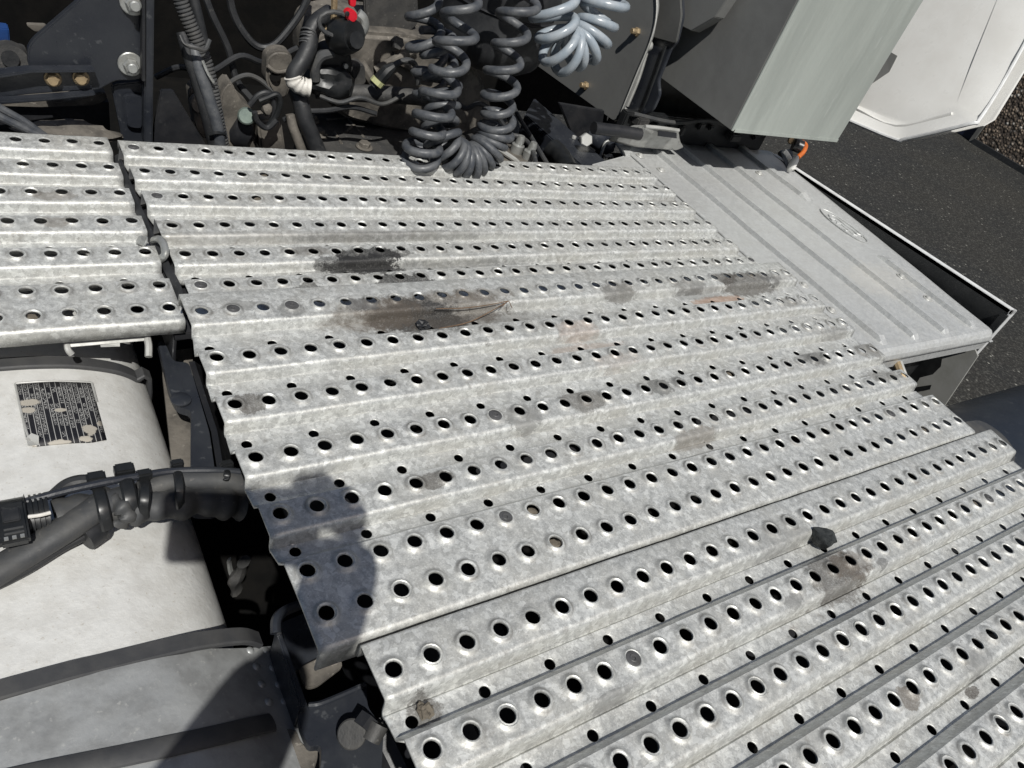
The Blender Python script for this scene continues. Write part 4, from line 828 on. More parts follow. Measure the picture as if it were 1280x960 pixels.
mk('ring', tube([Vector((-3.17, 31.50, -0.65)), Vector((-3.17, 31.50, -0.65)) + Vector((0, -.9, .2))], [.75, .70], 22), 'dark_casting', eb); mk('core', tube([Vector((-3.22, 30.80, -0.35)), Vector((-3.22, 30.80, -0.35)) + Vector((0, -.3, .06))], .35, 16), 'black_rubber', eb)
mk('lug', prism(rounded([(-2.88, 31.60, -0.22), (-2.46, 31.60, -0.24), (-2.44, 31.60, -1.05), (-3.11, 31.60, -1.20)], .2, 3), (0, .6, 0)), 'dark_casting', eb, 25, .06)
bl = mk('blue_module', box(*(lambda a, b: (a[0], b[0], 33.5, 34.2, b[2], a[2]))((-4.06, 33.50, -0.16), (-2.95, 33.50, -0.93))), 'blue_plastic', None, 0, .05); tag(bl, 'small blue box at the left edge of the frame', 'box')
sv = mk('pale_lever', prism(rounded([(-2.41, 32.00, 0.71), (-1.60, 32.00, 0.79), (-1.55, 32.00, 0.58), (-2.06, 32.00, 0.44)], .12, 3), (0, .3, 0)), 'dusty_casting', None, 0, .03); tag(sv, 'pale pointed metal lever left of the gusset bracket', 'lever')
tag(mk('cable', tube([(-4.76, 27.20, -0.47), (-3.98, 27.20, -0.99), (-3.16, 27.20, -1.53), (-2.37, 27.20, -2.21)], .17, 10, 6), 'hose_grey', None), 'grey cable sloping down above the left plank, the upper of two', 'cable')
tag(mk('cable', tube([(-4.80, 27.00, -0.79), (-4.02, 27.00, -1.28), (-3.34, 27.00, -1.66), (-2.63, 27.00, -2.05)], .17, 10, 6), 'hose_grey', None), 'grey cable sloping down above the left plank, the lower of two', 'cable')
wp = mk('black_wedge_plate', prism([(2.40, 28.00, -0.03), (2.95, 28.00, 0.03), (4.59, 28.00, -2.63), (2.05, 28.00, -2.77)], (0, .3, 0)), 'black_steel', None, 0, .05); tag(wp, 'flat black wedge-shaped plate right of the gusset bracket post', 'plate')

# ---------------------------------------------------------------- conduit and cables
cd = thing('conduit_bundle', 'black corrugated conduit tied to two smooth cables, running down to the far plank', 'cable bundle', (5, 27.4, -3))
mk('corrugated_conduit', corrugated([(2.68, 28.50, 5.53), (2.98, 28.20, 4.39), (3.37, 28.00, 3.44), (3.82, 27.80, 2.52), (4.21, 27.60, 1.56), (4.48, 27.40, 0.54), (4.71, 27.30, -0.50), (5.22, 27.20, -2.50)], .33, .16, .055, 12), 'dusty_rubber', cd, 50)
mk('smooth_cable', tube([(3.26, 28.20, 2.71), (3.53, 27.70, 1.70), (3.89, 27.50, 0.70), (4.27, 27.30, -0.54), (4.84, 27.20, -2.52)], .30, 12, 8), 'black_rubber', cd)
mk('smooth_cable', tube([(3.65, 27.90, 2.35), (3.90, 27.30, 1.36), (4.32, 27.10, 0.16), (4.76, 27.00, -1.16), (5.00, 27.00, -2.41)], .28, 12, 8), 'hose_grey', cd)
mk('smooth_cable', tube([(3.42, 28.90, 5.53), (3.70, 28.70, 4.32), (3.96, 28.40, 3.26), (4.26, 28.20, 2.12)], .24, 12, 6), 'black_rubber', cd)
mk('cable_tie', tube([(2.95, 27.20, 2.80), (3.14, 27.00, 2.63), (3.56, 26.90, 2.59), (3.93, 27.00, 2.52), (4.19, 27.30, 2.85)], .10, 8, 6), 'dusty_rubber', cd)
mk('tie_tail', tube([(2.94, 27.20, 2.94), (3.07, 27.00, 2.69), (3.37, 26.95, 2.61)], .12, 8, 4, .5), 'dusty_rubber', cd)
mk('bare_wire', tube([(3.86, 27.00, 2.01), (4.07, 26.90, 1.56), (4.38, 26.90, 1.11)], .07, 6, 4), 'grey_zinc', cd)
mk('cable_tie', tube([(4.35, 26.80, -1.41), (4.68, 26.70, -1.26), (5.12, 26.90, -1.41)], .09, 8, 4), 'black_plastic', cd)

# ---------------------------------------------------------------- castings behind the far plank
mb = thing('engine_mount', 'dusty tan cast mount with a green washer bolt behind the conduit', 'casting', (9, 31, -8))
mk('arm', prism(rounded([(6.13, 30.00, -0.03), (6.61, 30.00, -0.91), (7.36, 30.00, -1.45), (7.65, 30.00, -2.51), (7.89, 30.00, -3.99), (5.94, 30.00, -4.09), (5.72, 30.00, -2.20), (5.68, 30.00, -0.70)], .4, 4), (0, 1.2, 0)), 'dusty_casting', mb, 25, .14, 3)
mk('pocket', lump((6.97, 29.90, -2.78), .65, .35, .9, .3, 6, 2), 'black_steel', mb)
mk('bolt', tube([Vector((7.05, 29.90, -1.87)), Vector((6.80, 29.20, -1.49)), Vector((6.77, 29.10, -1.45))], [.46, .44, .36], 18), 'green_zinc', mb)
mk('side_lug', prism(rounded([(4.30, 30.60, -0.99), (4.82, 30.60, -0.61), (5.41, 30.60, -2.53), (5.34, 30.60, -3.80), (4.73, 30.60, -3.02)], .4, 4), (0, .8, 0)), 'dusty_casting', mb, 25, .12, 3)
mk('lug_boss', disc((4.78, 30.40, -1.52), (0, -1, .2), .5, .35, 16), 'dusty_casting', mb)
mk('pillar', prism(rounded([(7.54, 29.60, -1.86), (8.81, 29.60, -1.76), (9.33, 29.60, -3.70), (7.92, 29.60, -3.77)], .4, 4), (0, 1.2, 0)), 'dusty_casting', mb, 25, .16, 3)
cb2 = thing('lug_bracket', 'tan cast lug with a round hole left of the black hose', 'casting', (13, 32, -4))
mk('lug', prism(rounded([(8.16, 31.00, 0.91), (8.57, 31.00, 1.30), (9.46, 31.00, 1.32), (9.62, 31.00, -0.48), (9.46, 31.00, -1.22), (8.84, 31.00, -1.19), (8.27, 31.00, -0.44)], .4, 4), (0, 1.0, 0)), 'dusty_casting', cb2, 25, .12, 3)
mk('hole', tube([Vector((8.68, 30.97, 0.01)), Vector((8.65, 30.90, 0.04))], .30, 16, 0), 'shade_black', cb2)  # flat near-black disc stands in for the shade inside the hole
mk('ridge', tube([(8.19, 30.95, 0.52), (8.69, 30.85, 0.28), (9.38, 30.90, 0.42)], .10, 8, 5), 'dusty_casting', cb2)
tw = thing('loop_wires', 'dark looped wires in front of the cast mount', 'wires', (7.68, 29.20, -1.21))
mk('wire', tube([(6.84, 29.00, -0.83), (7.19, 29.00, -0.29), (7.61, 29.00, -0.08), (7.92, 29.00, -0.31), (8.14, 29.00, -1.07), (7.99, 29.00, -1.88)], .15, 9, 6), 'black_rubber', tw)
mk('wire', tube([(7.24, 28.85, -0.47), (7.62, 28.85, -0.26), (8.09, 28.85, -0.05), (8.31, 28.85, -0.46), (8.19, 28.85, -1.21), (7.82, 28.85, -1.90)], .15, 9, 6), 'black_plastic', tw)
mk('wire', tube([(7.01, 28.70, -1.01), (7.23, 28.70, -1.51), (7.76, 28.70, -1.83), (8.21, 28.70, -1.35)], .15, 9, 6), 'black_rubber', tw)
mk('clip', lump((7.71, 29.00, -0.93), .3, .3, .35, .3, 2, 2), 'dusty_casting', tw)

wl2 = thing('wiring_loom', 'tangle of thin dark cables running across behind the conduit and hose', 'wires', (8.44, 32.00, -0.27))
for P_, r_, m_ in (([(3.30, 33.00, -1.54), (4.32, 32.50, -0.69), (5.64, 32.00, -0.58), (7.10, 32.00, 0.44), (8.53, 32.20, 0.18), (10.27, 32.50, 1.04)], .16, 'black_rubber'),
                   ([(4.92, 32.00, -3.28), (5.93, 31.60, -1.57), (7.01, 31.40, -0.41), (7.93, 31.40, -0.40), (9.10, 31.00, -1.16)], .13, 'dusty_rubber'),
                   ([(6.71, 34.50, 4.59), (7.10, 34.00, 2.10), (7.95, 33.60, 0.80), (8.78, 33.40, 0.47), (9.67, 33.40, 1.10), (10.94, 33.80, 3.17), (10.99, 34.00, 5.54)], .2, 'black_rubber'),
                   ([(4.98, 34.00, 4.44), (5.70, 33.00, 2.28), (6.65, 32.60, 0.54), (7.12, 32.20, -0.94), (7.97, 31.60, -1.83)], .18, 'black_rubber'),
                   ([(9.09, 30.00, -1.94), (9.96, 29.60, -1.22), (11.19, 29.40, -0.93), (12.63, 29.60, -0.72), (14.09, 29.50, -0.93)], .15, 'black_rubber'),
                   ([(10.79, 29.80, -0.34), (11.74, 29.30, -0.37), (12.79, 29.20, 0.04), (14.24, 29.30, -0.25), (15.54, 29.50, 0.34)], .12, 'dusty_rubber'),
                   ([(19.19, 31.00, 0.37), (20.01, 30.00, -0.34), (20.78, 29.60, 0.18), (22.03, 29.20, -0.35), (23.22, 28.60, -1.56)], .16, 'black_rubber')):
    mk('wire', tube(P_, r_, 8, 7), m_, wl2)
hs = thing('black_hose', 'black angled hose with white tape round its elbow', 'hose', (9.66, 29.00, 0.80))
mk('hose', tube([(11.09, 31.00, 3.61), (10.35, 30.50, 3.30), (9.97, 30.20, 2.88), (9.77, 29.80, 2.21), (9.42, 29.50, 1.55), (9.02, 29.30, 0.93), (9.12, 29.20, 0.57), (9.72, 29.10, 0.33)], .42, 14, 8), 'black_rubber', hs)
for a, b in (((9.84, 30.15, 2.80), (9.81, 30.10, 2.74)), ((9.81, 30.09, 2.66), (9.79, 30.04, 2.60)), ((9.79, 30.03, 2.52), (9.76, 29.98, 2.46)), ((9.76, 29.97, 2.38), (9.74, 29.92, 2.32)), ((9.74, 29.91, 2.24), (9.71, 29.86, 2.18)),): mk('hose_rib', tube([a, b], .46, 14), 'dusty_rubber', hs)
mk('tape', tube([(8.95, 29.28, 0.81), (9.08, 29.20, 0.56), (9.42, 29.13, 0.39), (9.83, 29.05, 0.36)], lambda t: .46 + .025 * math.sin(t * 26), 14, 6), 'white_tape', hs, 50)
mk('lower_hose', tube([(9.51, 30.00, -0.20), (9.66, 29.50, -0.65), (9.89, 29.20, -1.39), (10.30, 29.00, -2.18), (10.87, 28.70, -3.27)], .44, 14, 7), 'black_rubber', hs)
pi = mk('grey_pipe', tube([(9.24, 29.60, -1.41), (9.38, 29.40, -1.98), (9.67, 29.20, -2.61), (10.09, 29.00, -3.48)], .26, 12, 6), 'dusty_casting', None); tag(pi, 'dusty grey pipe just left of the lower black hose', 'pipe')

vc = thing('valve_cluster', 'black valve cluster with a red locking clip and brass pin', 'valve', (11.68, 30.00, 1.42))
a = Vector((11.53, 30.00, 2.93)); mk('cap', tube([a, a + Vector((0, -.5, .2)), a + Vector((.2, -1.0, .4))], [1.0, .95, .75], 20), 'black_plastic', vc)
mk('cap_ring', tube([Vector((10.82, 29.40, 3.64)) + Vector((.9 * math.cos(t), .1 * math.sin(t), .55 * math.sin(t))) for t in [k * .45 for k in range(15)]], .12, 8), 'dusty_rubber', vc)
a = Vector((11.56, 29.20, 3.02)); mk('plug', tube([a, a + Vector((.1, -.7, .3))], .42, 12), 'black_plastic', vc)
mk('body', prism(rounded([(10.85, 30.40, 1.92), (12.18, 30.40, 2.26), (12.63, 30.40, 1.36), (12.63, 30.40, -0.09), (11.15, 30.40, -0.14), (10.70, 30.40, 0.96)], .4, 4), (0, 1.2, 0)), 'black_plastic', vc, 25, .14, 3)
mk('body_fin', tube([(10.42, 29.90, 0.46), (10.30, 29.90, 1.23), (10.56, 29.90, 1.76), (11.13, 29.90, 2.00)], .28, 10, 6), 'dusty_rubber', vc)
mk('lower_body', lump((11.47, 30.20, 0.25), 1.3, .8, .9, .35, 7, 3, 1.4), 'black_plastic', vc, 30)
for pt in ((12.10, 30.30, 1.25), (12.22, 30.30, 0.64),): mk('stud', disc(pt, (0, -1, .2), .14, .2, 10), 'grey_zinc', vc)
rc = mk('red_clip', prism(rounded([(11.12, 29.60, 4.32), (11.34, 29.60, 4.51), (11.72, 29.60, 4.33), (11.82, 29.60, 4.02), (11.62, 29.60, 3.75), (11.23, 29.60, 3.94)], .15, 3), (0, -.45, .1)), 'red_plastic', vc, 25, .06)
mk('red_tab', prism(rounded([(11.24, 29.70, 5.23), (11.61, 29.70, 5.28), (11.71, 29.70, 4.56), (11.42, 29.70, 4.52)], .12, 3), (0, -.3, .05)), 'red_plastic', vc, 25, .05)
mk('clip_hole', disc((11.18, 29.10, 4.32), (0, -1, .2), .12, .03, 10), 'black_plastic', vc)
mk('brass_pin', tube([(10.68, 30.20, 5.63), (10.88, 30.10, 4.32), (10.96, 30.00, 3.42), (10.48, 30.00, 2.95)], .17, 8), 'yellow_zinc', vc)
mk('side_handle', tube([(12.27, 30.20, 4.09), (12.60, 30.10, 3.86), (12.69, 30.00, 3.42), (12.48, 30.00, 2.89)], .27, 10, 6, .6), 'grey_zinc', vc)
mk('white_lug', prism(rounded([(10.15, 30.80, 2.58), (9.80, 30.80, 2.61), (9.67, 30.80, 1.77), (9.79, 30.80, 1.53), (10.09, 30.80, 1.82)], .15, 3), (0, .3, 0)), 'dusty_casting', vc, 25, .05)

gh = thing('gear_housing', 'dusty tan cast housing with ribs behind the valve cluster', 'housing', (22, 36, -10))
mk('housing', prism(rounded([(11.39, 33.00, 1.41), (13.43, 33.00, 2.12), (14.90, 33.00, 2.14), (17.01, 33.00, 2.32), (19.72, 33.00, 2.00), (22.45, 33.00, 0.81), (24.80, 33.00, -2.27), (21.60, 33.00, -4.23), (13.94, 33.00, -3.10), (11.64, 33.00, -1.31)], .8, 4), (0, 4, .5)), 'dusty_casting', gh, 25, .3, 3)
for a, b, c in (((17.53, 32.90, 1.77), (16.30, 32.70, 1.04), (15.29, 32.90, 0.17)), ((19.07, 32.90, 0.18), (17.44, 32.70, 0.74), (16.11, 32.90, 1.12)), ((14.20, 32.90, 0.52), (14.75, 32.70, -0.09), (15.53, 32.90, -0.89)),): mk('rib', tube([a, b, c], .3, 8, 4), 'dusty_casting', gh)
mk('bolt', disc((16.12, 32.80, 1.97), (0, -1, .25), .38, .4, 6), 'dark_casting', gh)
mk('block', prism(rounded([(13.32, 32.00, 0.63), (14.07, 32.00, 0.81), (14.42, 32.00, -0.38), (13.56, 32.00, -0.56)], .25, 3), (0, .9, 0)), 'dark_casting', gh, 25, .12, 3)
mk('shield', prism(rounded([(13.70, 34.00, 5.62), (16.88, 34.00, 6.19), (18.00, 34.00, 2.80), (17.33, 34.00, 2.05), (14.81, 34.00, 1.71)], .4, 3), (0, .3, 0)), 'dark_casting', gh, 25, .08)
cr = mk('cross_bar', tube([(11.03, 31.00, -0.53), (12.95, 30.60, -0.34), (14.80, 30.40, -0.16), (17.26, 30.20, -0.03), (18.81, 30.00, -0.09)], .48, 12, 5), 'dark_casting', None); tag(cr, 'dark grey bar lying across behind the coil hoses', 'bar')
sp_ = thing('sensor_plug', 'small black sensor plug with a pale tip and curved cable', 'sensor plug', (14.52, 30.50, 0.80))
mk('plug', tube([(13.71, 29.80, 0.49), (13.93, 29.80, 0.78), (14.01, 29.80, 0.88), (14.36, 29.80, 1.46), (14.72, 29.80, 1.77)], [.30, .30, .36, .36, .2], 10), 'black_plastic', sp_)
mk('pale_tip', tube([(13.81, 29.70, 0.68), (13.95, 29.70, 0.92)], .40, 10), 'connector_pale', sp_)
mk('cable', tube([(14.67, 29.80, 1.77), (15.10, 29.80, 2.04), (15.57, 29.80, 2.14), (16.05, 29.80, 1.83), (16.45, 29.80, 0.90)], .17, 9, 6), 'dusty_rubber', sp_)
gc = thing('gearbox_cover', 'flat dark grey gearbox cover just behind the far plank', 'gearbox', (17, 31, -8))
mk('cover', prism(rounded([(11.69, 34.67, -3.60), (15.35, 36.36, -3.60), (20.71, 36.61, -3.60), (28.54, 36.17, -3.60), (25.22, 28.48, -3.60), (15.81, 28.51, -3.60), (10.44, 28.38, -3.60)], .5, 4), (0, 0, -5)), 'dark_casting', gc, 25, .2, 3)
for a, b in (((14.80, 34.96, -3.60), (14.89, 31.88, -3.60)), ((13.88, 32.35, -3.60), (14.86, 33.50, -3.60)), ((13.17, 32.36, -3.60), (13.06, 30.89, -3.60)), ((13.23, 33.88, -3.60), (16.37, 34.78, -3.60)),): mk('cast_line', tube([a, b], .09, 6), 'dusty_casting', gc)
GBOLT = mesh_of('cover_bolt', *hexhead(.36, .26, .52, .08), 'dusty_casting', 25)
for pt in ((11.96, 31.82, -3.55), (14.34, 30.55, -3.55), (12.11, 33.61, -3.55),): put('cover_bolt', GBOLT, gc, pt)

# ---------------------------------------------------------------- coiled air hoses
def hoses():
    D = 25.0
    a = [(15.06, 26.00, 9.27), (15.11, 25.60, 7.64), (15.16, 25.30, 6.28), (15.04, 25.00, 4.83), (15.06, 25.00, 3.20), (14.86, 24.80, 1.79), (14.64, 24.60, 0.55), (14.48, 24.50, -0.45), (14.71, 24.80, -1.31), (15.63, 25.90, -2.03), (16.13, 26.60, -1.12), (16.05, 27.00, 0.57), (15.58, 27.40, 2.59), (14.76, 27.60, 4.51), (14.27, 27.80, 6.33), (13.81, 28.00, 8.39)]
    t = mk('coiled_hose', helix(a, .84, .225, [1.5, 1.5, 1.4, 1.35, 1.3, 1.15, .9, .65, .5, .6, .9, 1.1, 1.3, 1.4, 1.5, 1.5], 10, 24, .6), 'hose_grey', None, 60)
    tag(t, 'dark grey coiled air hose hanging at the left, doubled back on itself at the plank', 'coiled hose', 'coiled air hoses')
    b = [(15.09, 27.00, 4.80), (15.66, 26.60, 2.96), (15.88, 26.00, 1.51), (15.73, 25.20, 0.63), (15.90, 24.70, -0.11), (16.71, 24.50, -0.81), (17.78, 24.50, -0.91), (18.71, 24.70, -0.33), (19.07, 25.00, 0.64), (18.89, 25.10, 1.75), (18.66, 25.20, 3.27), (18.61, 25.40, 4.68), (18.55, 25.60, 6.25), (18.59, 25.80, 7.76), (18.59, 26.20, 9.87)]
    t = mk('coiled_hose', helix(b, .84, .225, [1.2, 1.1, .9, .7, .55, .45, .42, .45, .55, .9, 1.25, 1.4, 1.45, 1.5, 1.5], 10, 24, 1.9), 'hose_grey', None, 60)
    tag(t, 'dark grey coiled air hose bent in a tight U on the far plank', 'coiled hose', 'coiled air hoses')
    c = [(20.14, 28.00, 10.33), (20.99, 27.60, 8.69), (21.65, 27.20, 7.31), (22.10, 26.80, 6.18), (22.69, 26.60, 5.33), (23.63, 26.60, 5.04), (24.57, 26.80, 5.62), (25.06, 27.10, 6.78), (25.33, 27.40, 8.33), (25.68, 28.00, 11.01)]
    t = mk('coiled_hose', helix(c, 1.12, .26, [1.5, 1.4, 1.2, .95, .7, .6, .7, .95, 1.3, 1.7], 10, 26, .3), 'hose_blue_grey', None, 60)
    tag(t, 'pale blue grey coiled air hose with wide loops in front of the mounting plate', 'coiled hose', 'coiled air hoses')
hoses()
ab = thing('air_bellows', 'black rubber air bellows in the dark between the coiled hoses', 'air bellows', (24, 33, 2))
c = (22.59, 33.00, 3.84)
mk('bellows', lathe([(.01, 3.9), (2.6, 3.8), (3.3, 3.0), (3.5, 2.0), (3.2, 1.2), (3.5, .3), (3.5, -.8), (3.1, -1.7), (2.4, -2.2), (.01, -2.3)], c, 32), 'black_rubber', ab, 50)
mk('clamp_ring', lathe([(3.22, 1.35), (3.36, 1.25), (3.22, 1.1)], c, 32), 'black_steel', ab)
c2 = (24.59, 31.00, 3.71); mk('flap', prism(rounded([(21.98, 31.00, 5.48), (22.67, 31.00, 7.80), (23.85, 31.00, 8.01), (25.77, 31.00, 3.61), (25.09, 31.00, 1.90), (23.34, 31.00, 2.21)], .5, 4), (0, .4, 0)), 'black_plastic', ab, 25, .1)

# ---------------------------------------------------------------- between the hoses and the box
dbm = thing('angle_beam', 'dark steel box beam running away beside the far end of the deck', 'beam', (33.82, 35.79, -4.00))
mk('beam', prism([(27.55, 33.70, -2.00), (30.36, 36.79, -2.00), (30.61, 26.34, -2.00), (27.91, 25.55, -2.00)], (0, 0, -2.2)), 'navy_steel', dbm, 0, .08)
mk('stud', disc((29.77, 30.48, -1.98), (0, 0, 1), .16, .18, 10), 'bright_aluminium', dbm)
ft = thing('cast_fitting', 'pale cast fitting with two stubs at the foot of the coiled hoses', 'fitting', (24.58, 29.96, -3.00))
mk('base', prism(rounded([(22.91, 29.56, -2.20), (23.99, 29.47, -2.20), (24.67, 27.89, -2.20), (23.17, 25.90, -2.20), (20.69, 25.74, -2.20)], .3, 3), (0, 0, -.8)), 'dusty_casting', ft, 25, .12, 3)
mk('ring', tube([(22.03, 28.38, -2.00), (22.29, 27.62, -1.95), (22.65, 26.76, -2.00), (22.56, 26.16, -2.10)], .16, 8, 6), 'bright_aluminium', ft)
for pt in ((23.66, 28.41, -2.20), (24.14, 27.64, -2.20),):
    a = Vector(pt); mk('stub', tube([a, a + Vector((0, 0, .5)), a + Vector((0, 0, .55)), a + Vector((.05, 0, .85)), a + Vector((.05, 0, 1.1))], [.42, .42, .27, .27, .2], 12), 'grey_zinc', ft)
tag(mk('cable', tube([(26.99, 34.80, -1.70), (26.24, 32.66, -1.70), (25.61, 30.33, -1.70), (25.01, 28.14, -1.70), (24.18, 25.09, -1.70)], .15, 9, 6), 'dusty_rubber', None), 'thin grey cable left of the dark beam, crossing over another', 'cable')
tag(mk('cable', tube([(23.55, 29.55, -1.60), (24.37, 29.23, -1.60), (24.36, 27.99, -1.60), (23.05, 25.13, -1.60)], .15, 9, 6), 'dusty_rubber', None), 'thin grey cable curling down to the plank beside the pale fitting', 'cable')
bk = thing('pivot_bracket', 'dark pivot with hexagon nut between the beam and the cast foot', 'pivot', (30.42, 28.87, -1.50))
mk('hub', tube([(31.62, 31.00, -1.83), (32.11, 30.20, -1.87), (32.90, 30.00, -2.21)], [.7, .75, .6], 16), 'navy_steel', bk)
put('hex_nut', mesh_of('hex_nut', *hexhead(.48, .4), 'bright_aluminium', 25), bk, (30.37, 30.00, -1.81), (-.3, -.8, .4))
mk('shackle', tube([(31.88, 29.50, -2.74), (31.73, 29.40, -1.71), (32.05, 29.40, -1.45)], .12, 8, 5), 'bright_aluminium', bk)
mk('hook', tube([(32.03, 29.20, -2.57), (32.49, 29.10, -2.43), (32.79, 29.10, -2.85)], .14, 8, 5), 'grey_zinc', bk)
mk('web', prism([(29.68, 33.00, -0.71), (34.33, 33.00, -0.92), (35.90, 33.00, -4.75), (32.50, 33.00, -3.60)], (0, .4, 0)), 'black_steel', bk, 0, .05)
pr_ = mk('round_rail', tube([(27.79, 29.97, -2.60), (27.84, 29.00, -2.60), (27.21, 26.86, -2.60)], .7, 14, 4), 'black_plastic', None); tag(pr_, 'short black round rod lying below the dark beam', 'rod')
# ---------------------------------------------------------------- the person taking the picture, outside the frame; only the shadow falls into view
pm('skin', (.42, .26, .19), (.36, .21, .15), .5, 0, 60, .1, 220)
pm('dark_jacket', (.02, .022, .03), (.03, .032, .04), .85, 0, 60, .3, 220)
pm('jeans', (.04, .06, .11), (.06, .085, .14), .85, 0, 60, .3, 220)
pm('brown_hair', (.04, .025, .015), None, .6, 0, 60, .3, 220)
RT, DN, FW = Vector((0.8152, -0.4891, 0.3102)), Vector((-0.1229, -0.6695, -0.7326)), Vector((0.5660, 0.5591, -0.6059))     # the phone's own right, down and lens directions
EYE = Vector((-6.130, -8.804, 16.596))
def ph_(a, b, c): return EYE + RT * a + DN * b + FW * c
phn = thing('phone', 'black phone held out over the tank by the person outside the frame', 'phone', tuple(ph_(-.3, -.7, -.45)))
def slab(a0, a1, b0, b1, c0, c1): return prism(rounded([ph_(a0, b0, c0), ph_(a1, b0, c0), ph_(a1, b1, c0), ph_(a0, b1, c0)], .28, 4), FW * (c1 - c0))
mk('body', slab(-2.5, 1.8, -1.75, .36, -.48, -.27), 'black_plastic', phn, 25, .04)
mk('screen', slab(-2.4, 1.7, -1.67, .28, -.50, -.485), 'navy_post', phn, 0)
for a, b in ((.35, -.95), (.35, -1.4), (.85, -1.2)): mk('lens_ring', tube([ph_(a, b, -.28), ph_(a, b, -.22)], .2, 14), 'black_steel', phn)
pe = thing('person', 'person in dark jacket and jeans holding out a phone, outside the frame beside the tank', 'person', (-15, -20, GZ))
def skin(name, chain, mat, parent, root=0, sub=2):
    """chain: list of (index, parent index or None, point, rx, ry)"""
    pts = [Vector(c[1]) for c in chain]; o = ORG[parent]
    me = bpy.data.meshes.new(name); me.from_pydata([tuple((p - o) * S) for p in pts], [(c[0], i) for i, c in enumerate(chain) if c[0] is not None], [])
    me.materials.append(MATS[mat]); ob = bpy.data.objects.new(name, me); link(ob, name, parent, tuple(o))
    md = ob.modifiers.new('skin', 'SKIN'); md.use_smooth_shade = True
    for i, c in enumerate(chain):
        sv = me.skin_vertices[0].data[i]; r = c[2] if isinstance(c[2], tuple) else (c[2], c[2]); sv.radius = (r[0] * S, r[1] * S); sv.use_root = (i == root)
    sd = ob.modifiers.new('round', 'SUBSURF'); sd.levels = sub; sd.render_levels = sub
    return ob
HIP = Vector((-15.6, -21.2, -4)); CH = Vector((-15.2, -20.8, 8.5)); NK = Vector((-14.9, -20.4, 13.2)); HD = Vector((-14.2, -19.2, 17.4))
rs, ls = Vector((-11.4, -23.2, 11.6)), Vector((-18.6, -18.0, 11.6)); el = Vector((-10.9, -15.6, 14.2)); wr = ph_(1.5, 2.7, -.9)
le, lw = Vector((-20.6, -17.0, 3.6)), Vector((-19.6, -14.2, -2.6))
body = [(None, HIP, (4.0, 3.0)), (0, HIP.lerp(CH, .5), (3.9, 2.7)), (1, CH, (4.6, 3.0)), (2, NK, 1.7), (3, NK.lerp(HD, .5), 1.6), (4, HD, (2.3, 2.6)), (5, HD + Vector((.3, .3, 2.2)), (2.0, 2.3)),
        (2, rs, 1.9), (7, el, 1.4), (8, wr, .95), (2, ls, 1.9), (10, le, 1.4), (11, lw, .95)]
legs = []
for sgn in (1, -1):
    side = Vector((.78, -.62, 0)) * sgn; b0 = len(body)
    body += [(0, HIP + side * 2.4 + Vector((0, 0, -2)), 2.4), (b0, HIP + side * 2.6 + Vector((.4, .4, -12)), 1.7), (b0 + 1, HIP + side * 2.7 + Vector((-.2, -.2, -23.5)), 1.15), (b0 + 2, HIP + side * 2.8 + Vector((2.2, 2.2, -25.2)), (.9, .6))]
    legs.append((HIP + side * 2.4 + Vector((0, 0, -2)), HIP + side * 2.6 + Vector((.4, .4, -12)), HIP + side * 2.7 + Vector((-.2, -.2, -23.2))))
skin('body', body, 'skin', pe)
skin('jacket', [(None, HIP + Vector((0, 0, -1)), (4.3, 3.3)), (0, HIP.lerp(CH, .5), (4.3, 3.1)), (1, CH, (5.0, 3.4)), (2, NK + Vector((0, 0, -.6)), 2.1), (2, rs, 2.3), (4, el, 1.75), (5, wr.lerp(el, .08), 1.25), (2, ls, 2.3), (7, le, 1.75), (8, lw.lerp(le, .08), 1.25)], 'dark_jacket', pe)
for k, (a, b, c) in enumerate(legs): skin('trouser_leg', [(None, HIP + (a - HIP) * .4, 2.6), (0, a, 2.8), (1, b, 2.1), (2, c, 1.6)], 'jeans', pe)
for k, (a, b, c) in enumerate(legs): skin('shoe', [(None, c + Vector((-.4, -.4, -2.1)), (1.1, .9)), (0, c + Vector((1.2, 1.2, -2.2)), (1.1, .8)), (1, c + Vector((3.0, 3.0, -2.4)), (.95, .55))], 'black_rubber', pe)
mk('hair', lump(tuple(HD + Vector((-.5, -.5, 1.6))), 2.5, 2.5, 2.3, .12, 3, 3), 'brown_hair', pe)
fd = Vector((.62, .6, -.25)).normalized(); sd_ = Vector((.7, -.72, 0))
mk('nose', lump(tuple(HD + fd * 2.45 + Vector((0, 0, .2))), .4, .4, .6, .1, 3, 2), 'skin', pe)
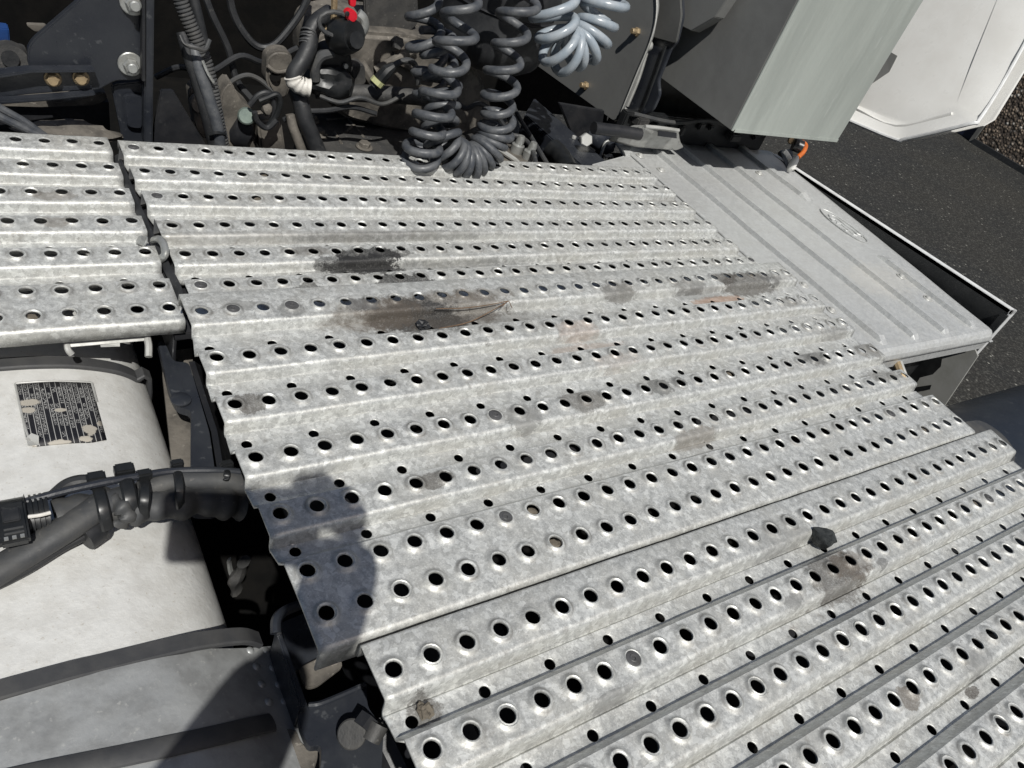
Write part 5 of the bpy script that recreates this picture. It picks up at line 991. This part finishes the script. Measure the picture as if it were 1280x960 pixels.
for sgn in (1, -1):
    mk('eye', lump(tuple(HD + fd * 2.2 + sd_ * .8 * sgn + Vector((0, 0, .75))), .28, .28, .22, .02, 3, 2), 'white_plastic', pe)
    mk('ear', lump(tuple(HD + sd_ * 2.35 * sgn + Vector((0, 0, .3))), .35, .35, .75, .1, 3, 2), 'skin', pe)
mk('mouth', lump(tuple(HD + fd * 2.25 + Vector((0, 0, -1.0))), .6, .6, .15, .05, 3, 2), 'red_plastic', pe)
# right hand closed round the phone's end: palm behind, thumb below, four fingers over the top edge
palm = [(None, wr, .85), (0, ph_(2.0, 1.6, -1.1), (1.0, .6)), (1, ph_(2.5, .4, -1.0), (1.1, .55)), (2, ph_(2.7, -.5, -.9), (1.0, .5))]
hand = skin('hand', palm, 'skin', pe)
for k, (a, b) in enumerate(((3.1, -1.2), (2.75, -1.75), (2.3, -2.05), (1.85, -1.95))):
    skin('finger', [(None, ph_(2.7 - .1 * k, -.3 - .12 * k, -.85), .33), (0, ph_(a, b * .75, -.75), .31), (1, ph_(a - .25, b - .05, -.35), .28), (2, ph_(a - .75, b + .2, -.05), .25)], 'skin', hand)
skin('thumb', [(None, ph_(2.1, 1.3, -1.0), .42), (0, ph_(1.9, .75, -.75), .36), (1, ph_(1.55, .25, -.66), .31), (2, ph_(1.1, -.05, -.64), .26)], 'skin', hand)
lh = skin('hand', [(None, lw, .85), (0, lw + Vector((.3, .8, -1.4)), (.95, .5)), (1, lw + Vector((.4, 1.3, -2.6)), (.95, .45))], 'skin', pe)
for k in range(4):
    q = lw + Vector((.4, 1.3, -2.4)) + Vector((.3 * (k - 1.5), -.25 * (k - 1.5), 0)); skin('finger', [(None, q, .3), (0, q + Vector((.1, .5, -1.0)), .28), (1, q + Vector((.1, .3, -1.9 + .1 * abs(k - 1))), .24)], 'skin', lh)
skin('thumb', [(None, lw + Vector((.5, .4, -.9)), .36), (0, lw + Vector((1.0, .6, -1.7)), .3), (1, lw + Vector((1.1, .9, -2.4)), .25)], 'skin', lh)
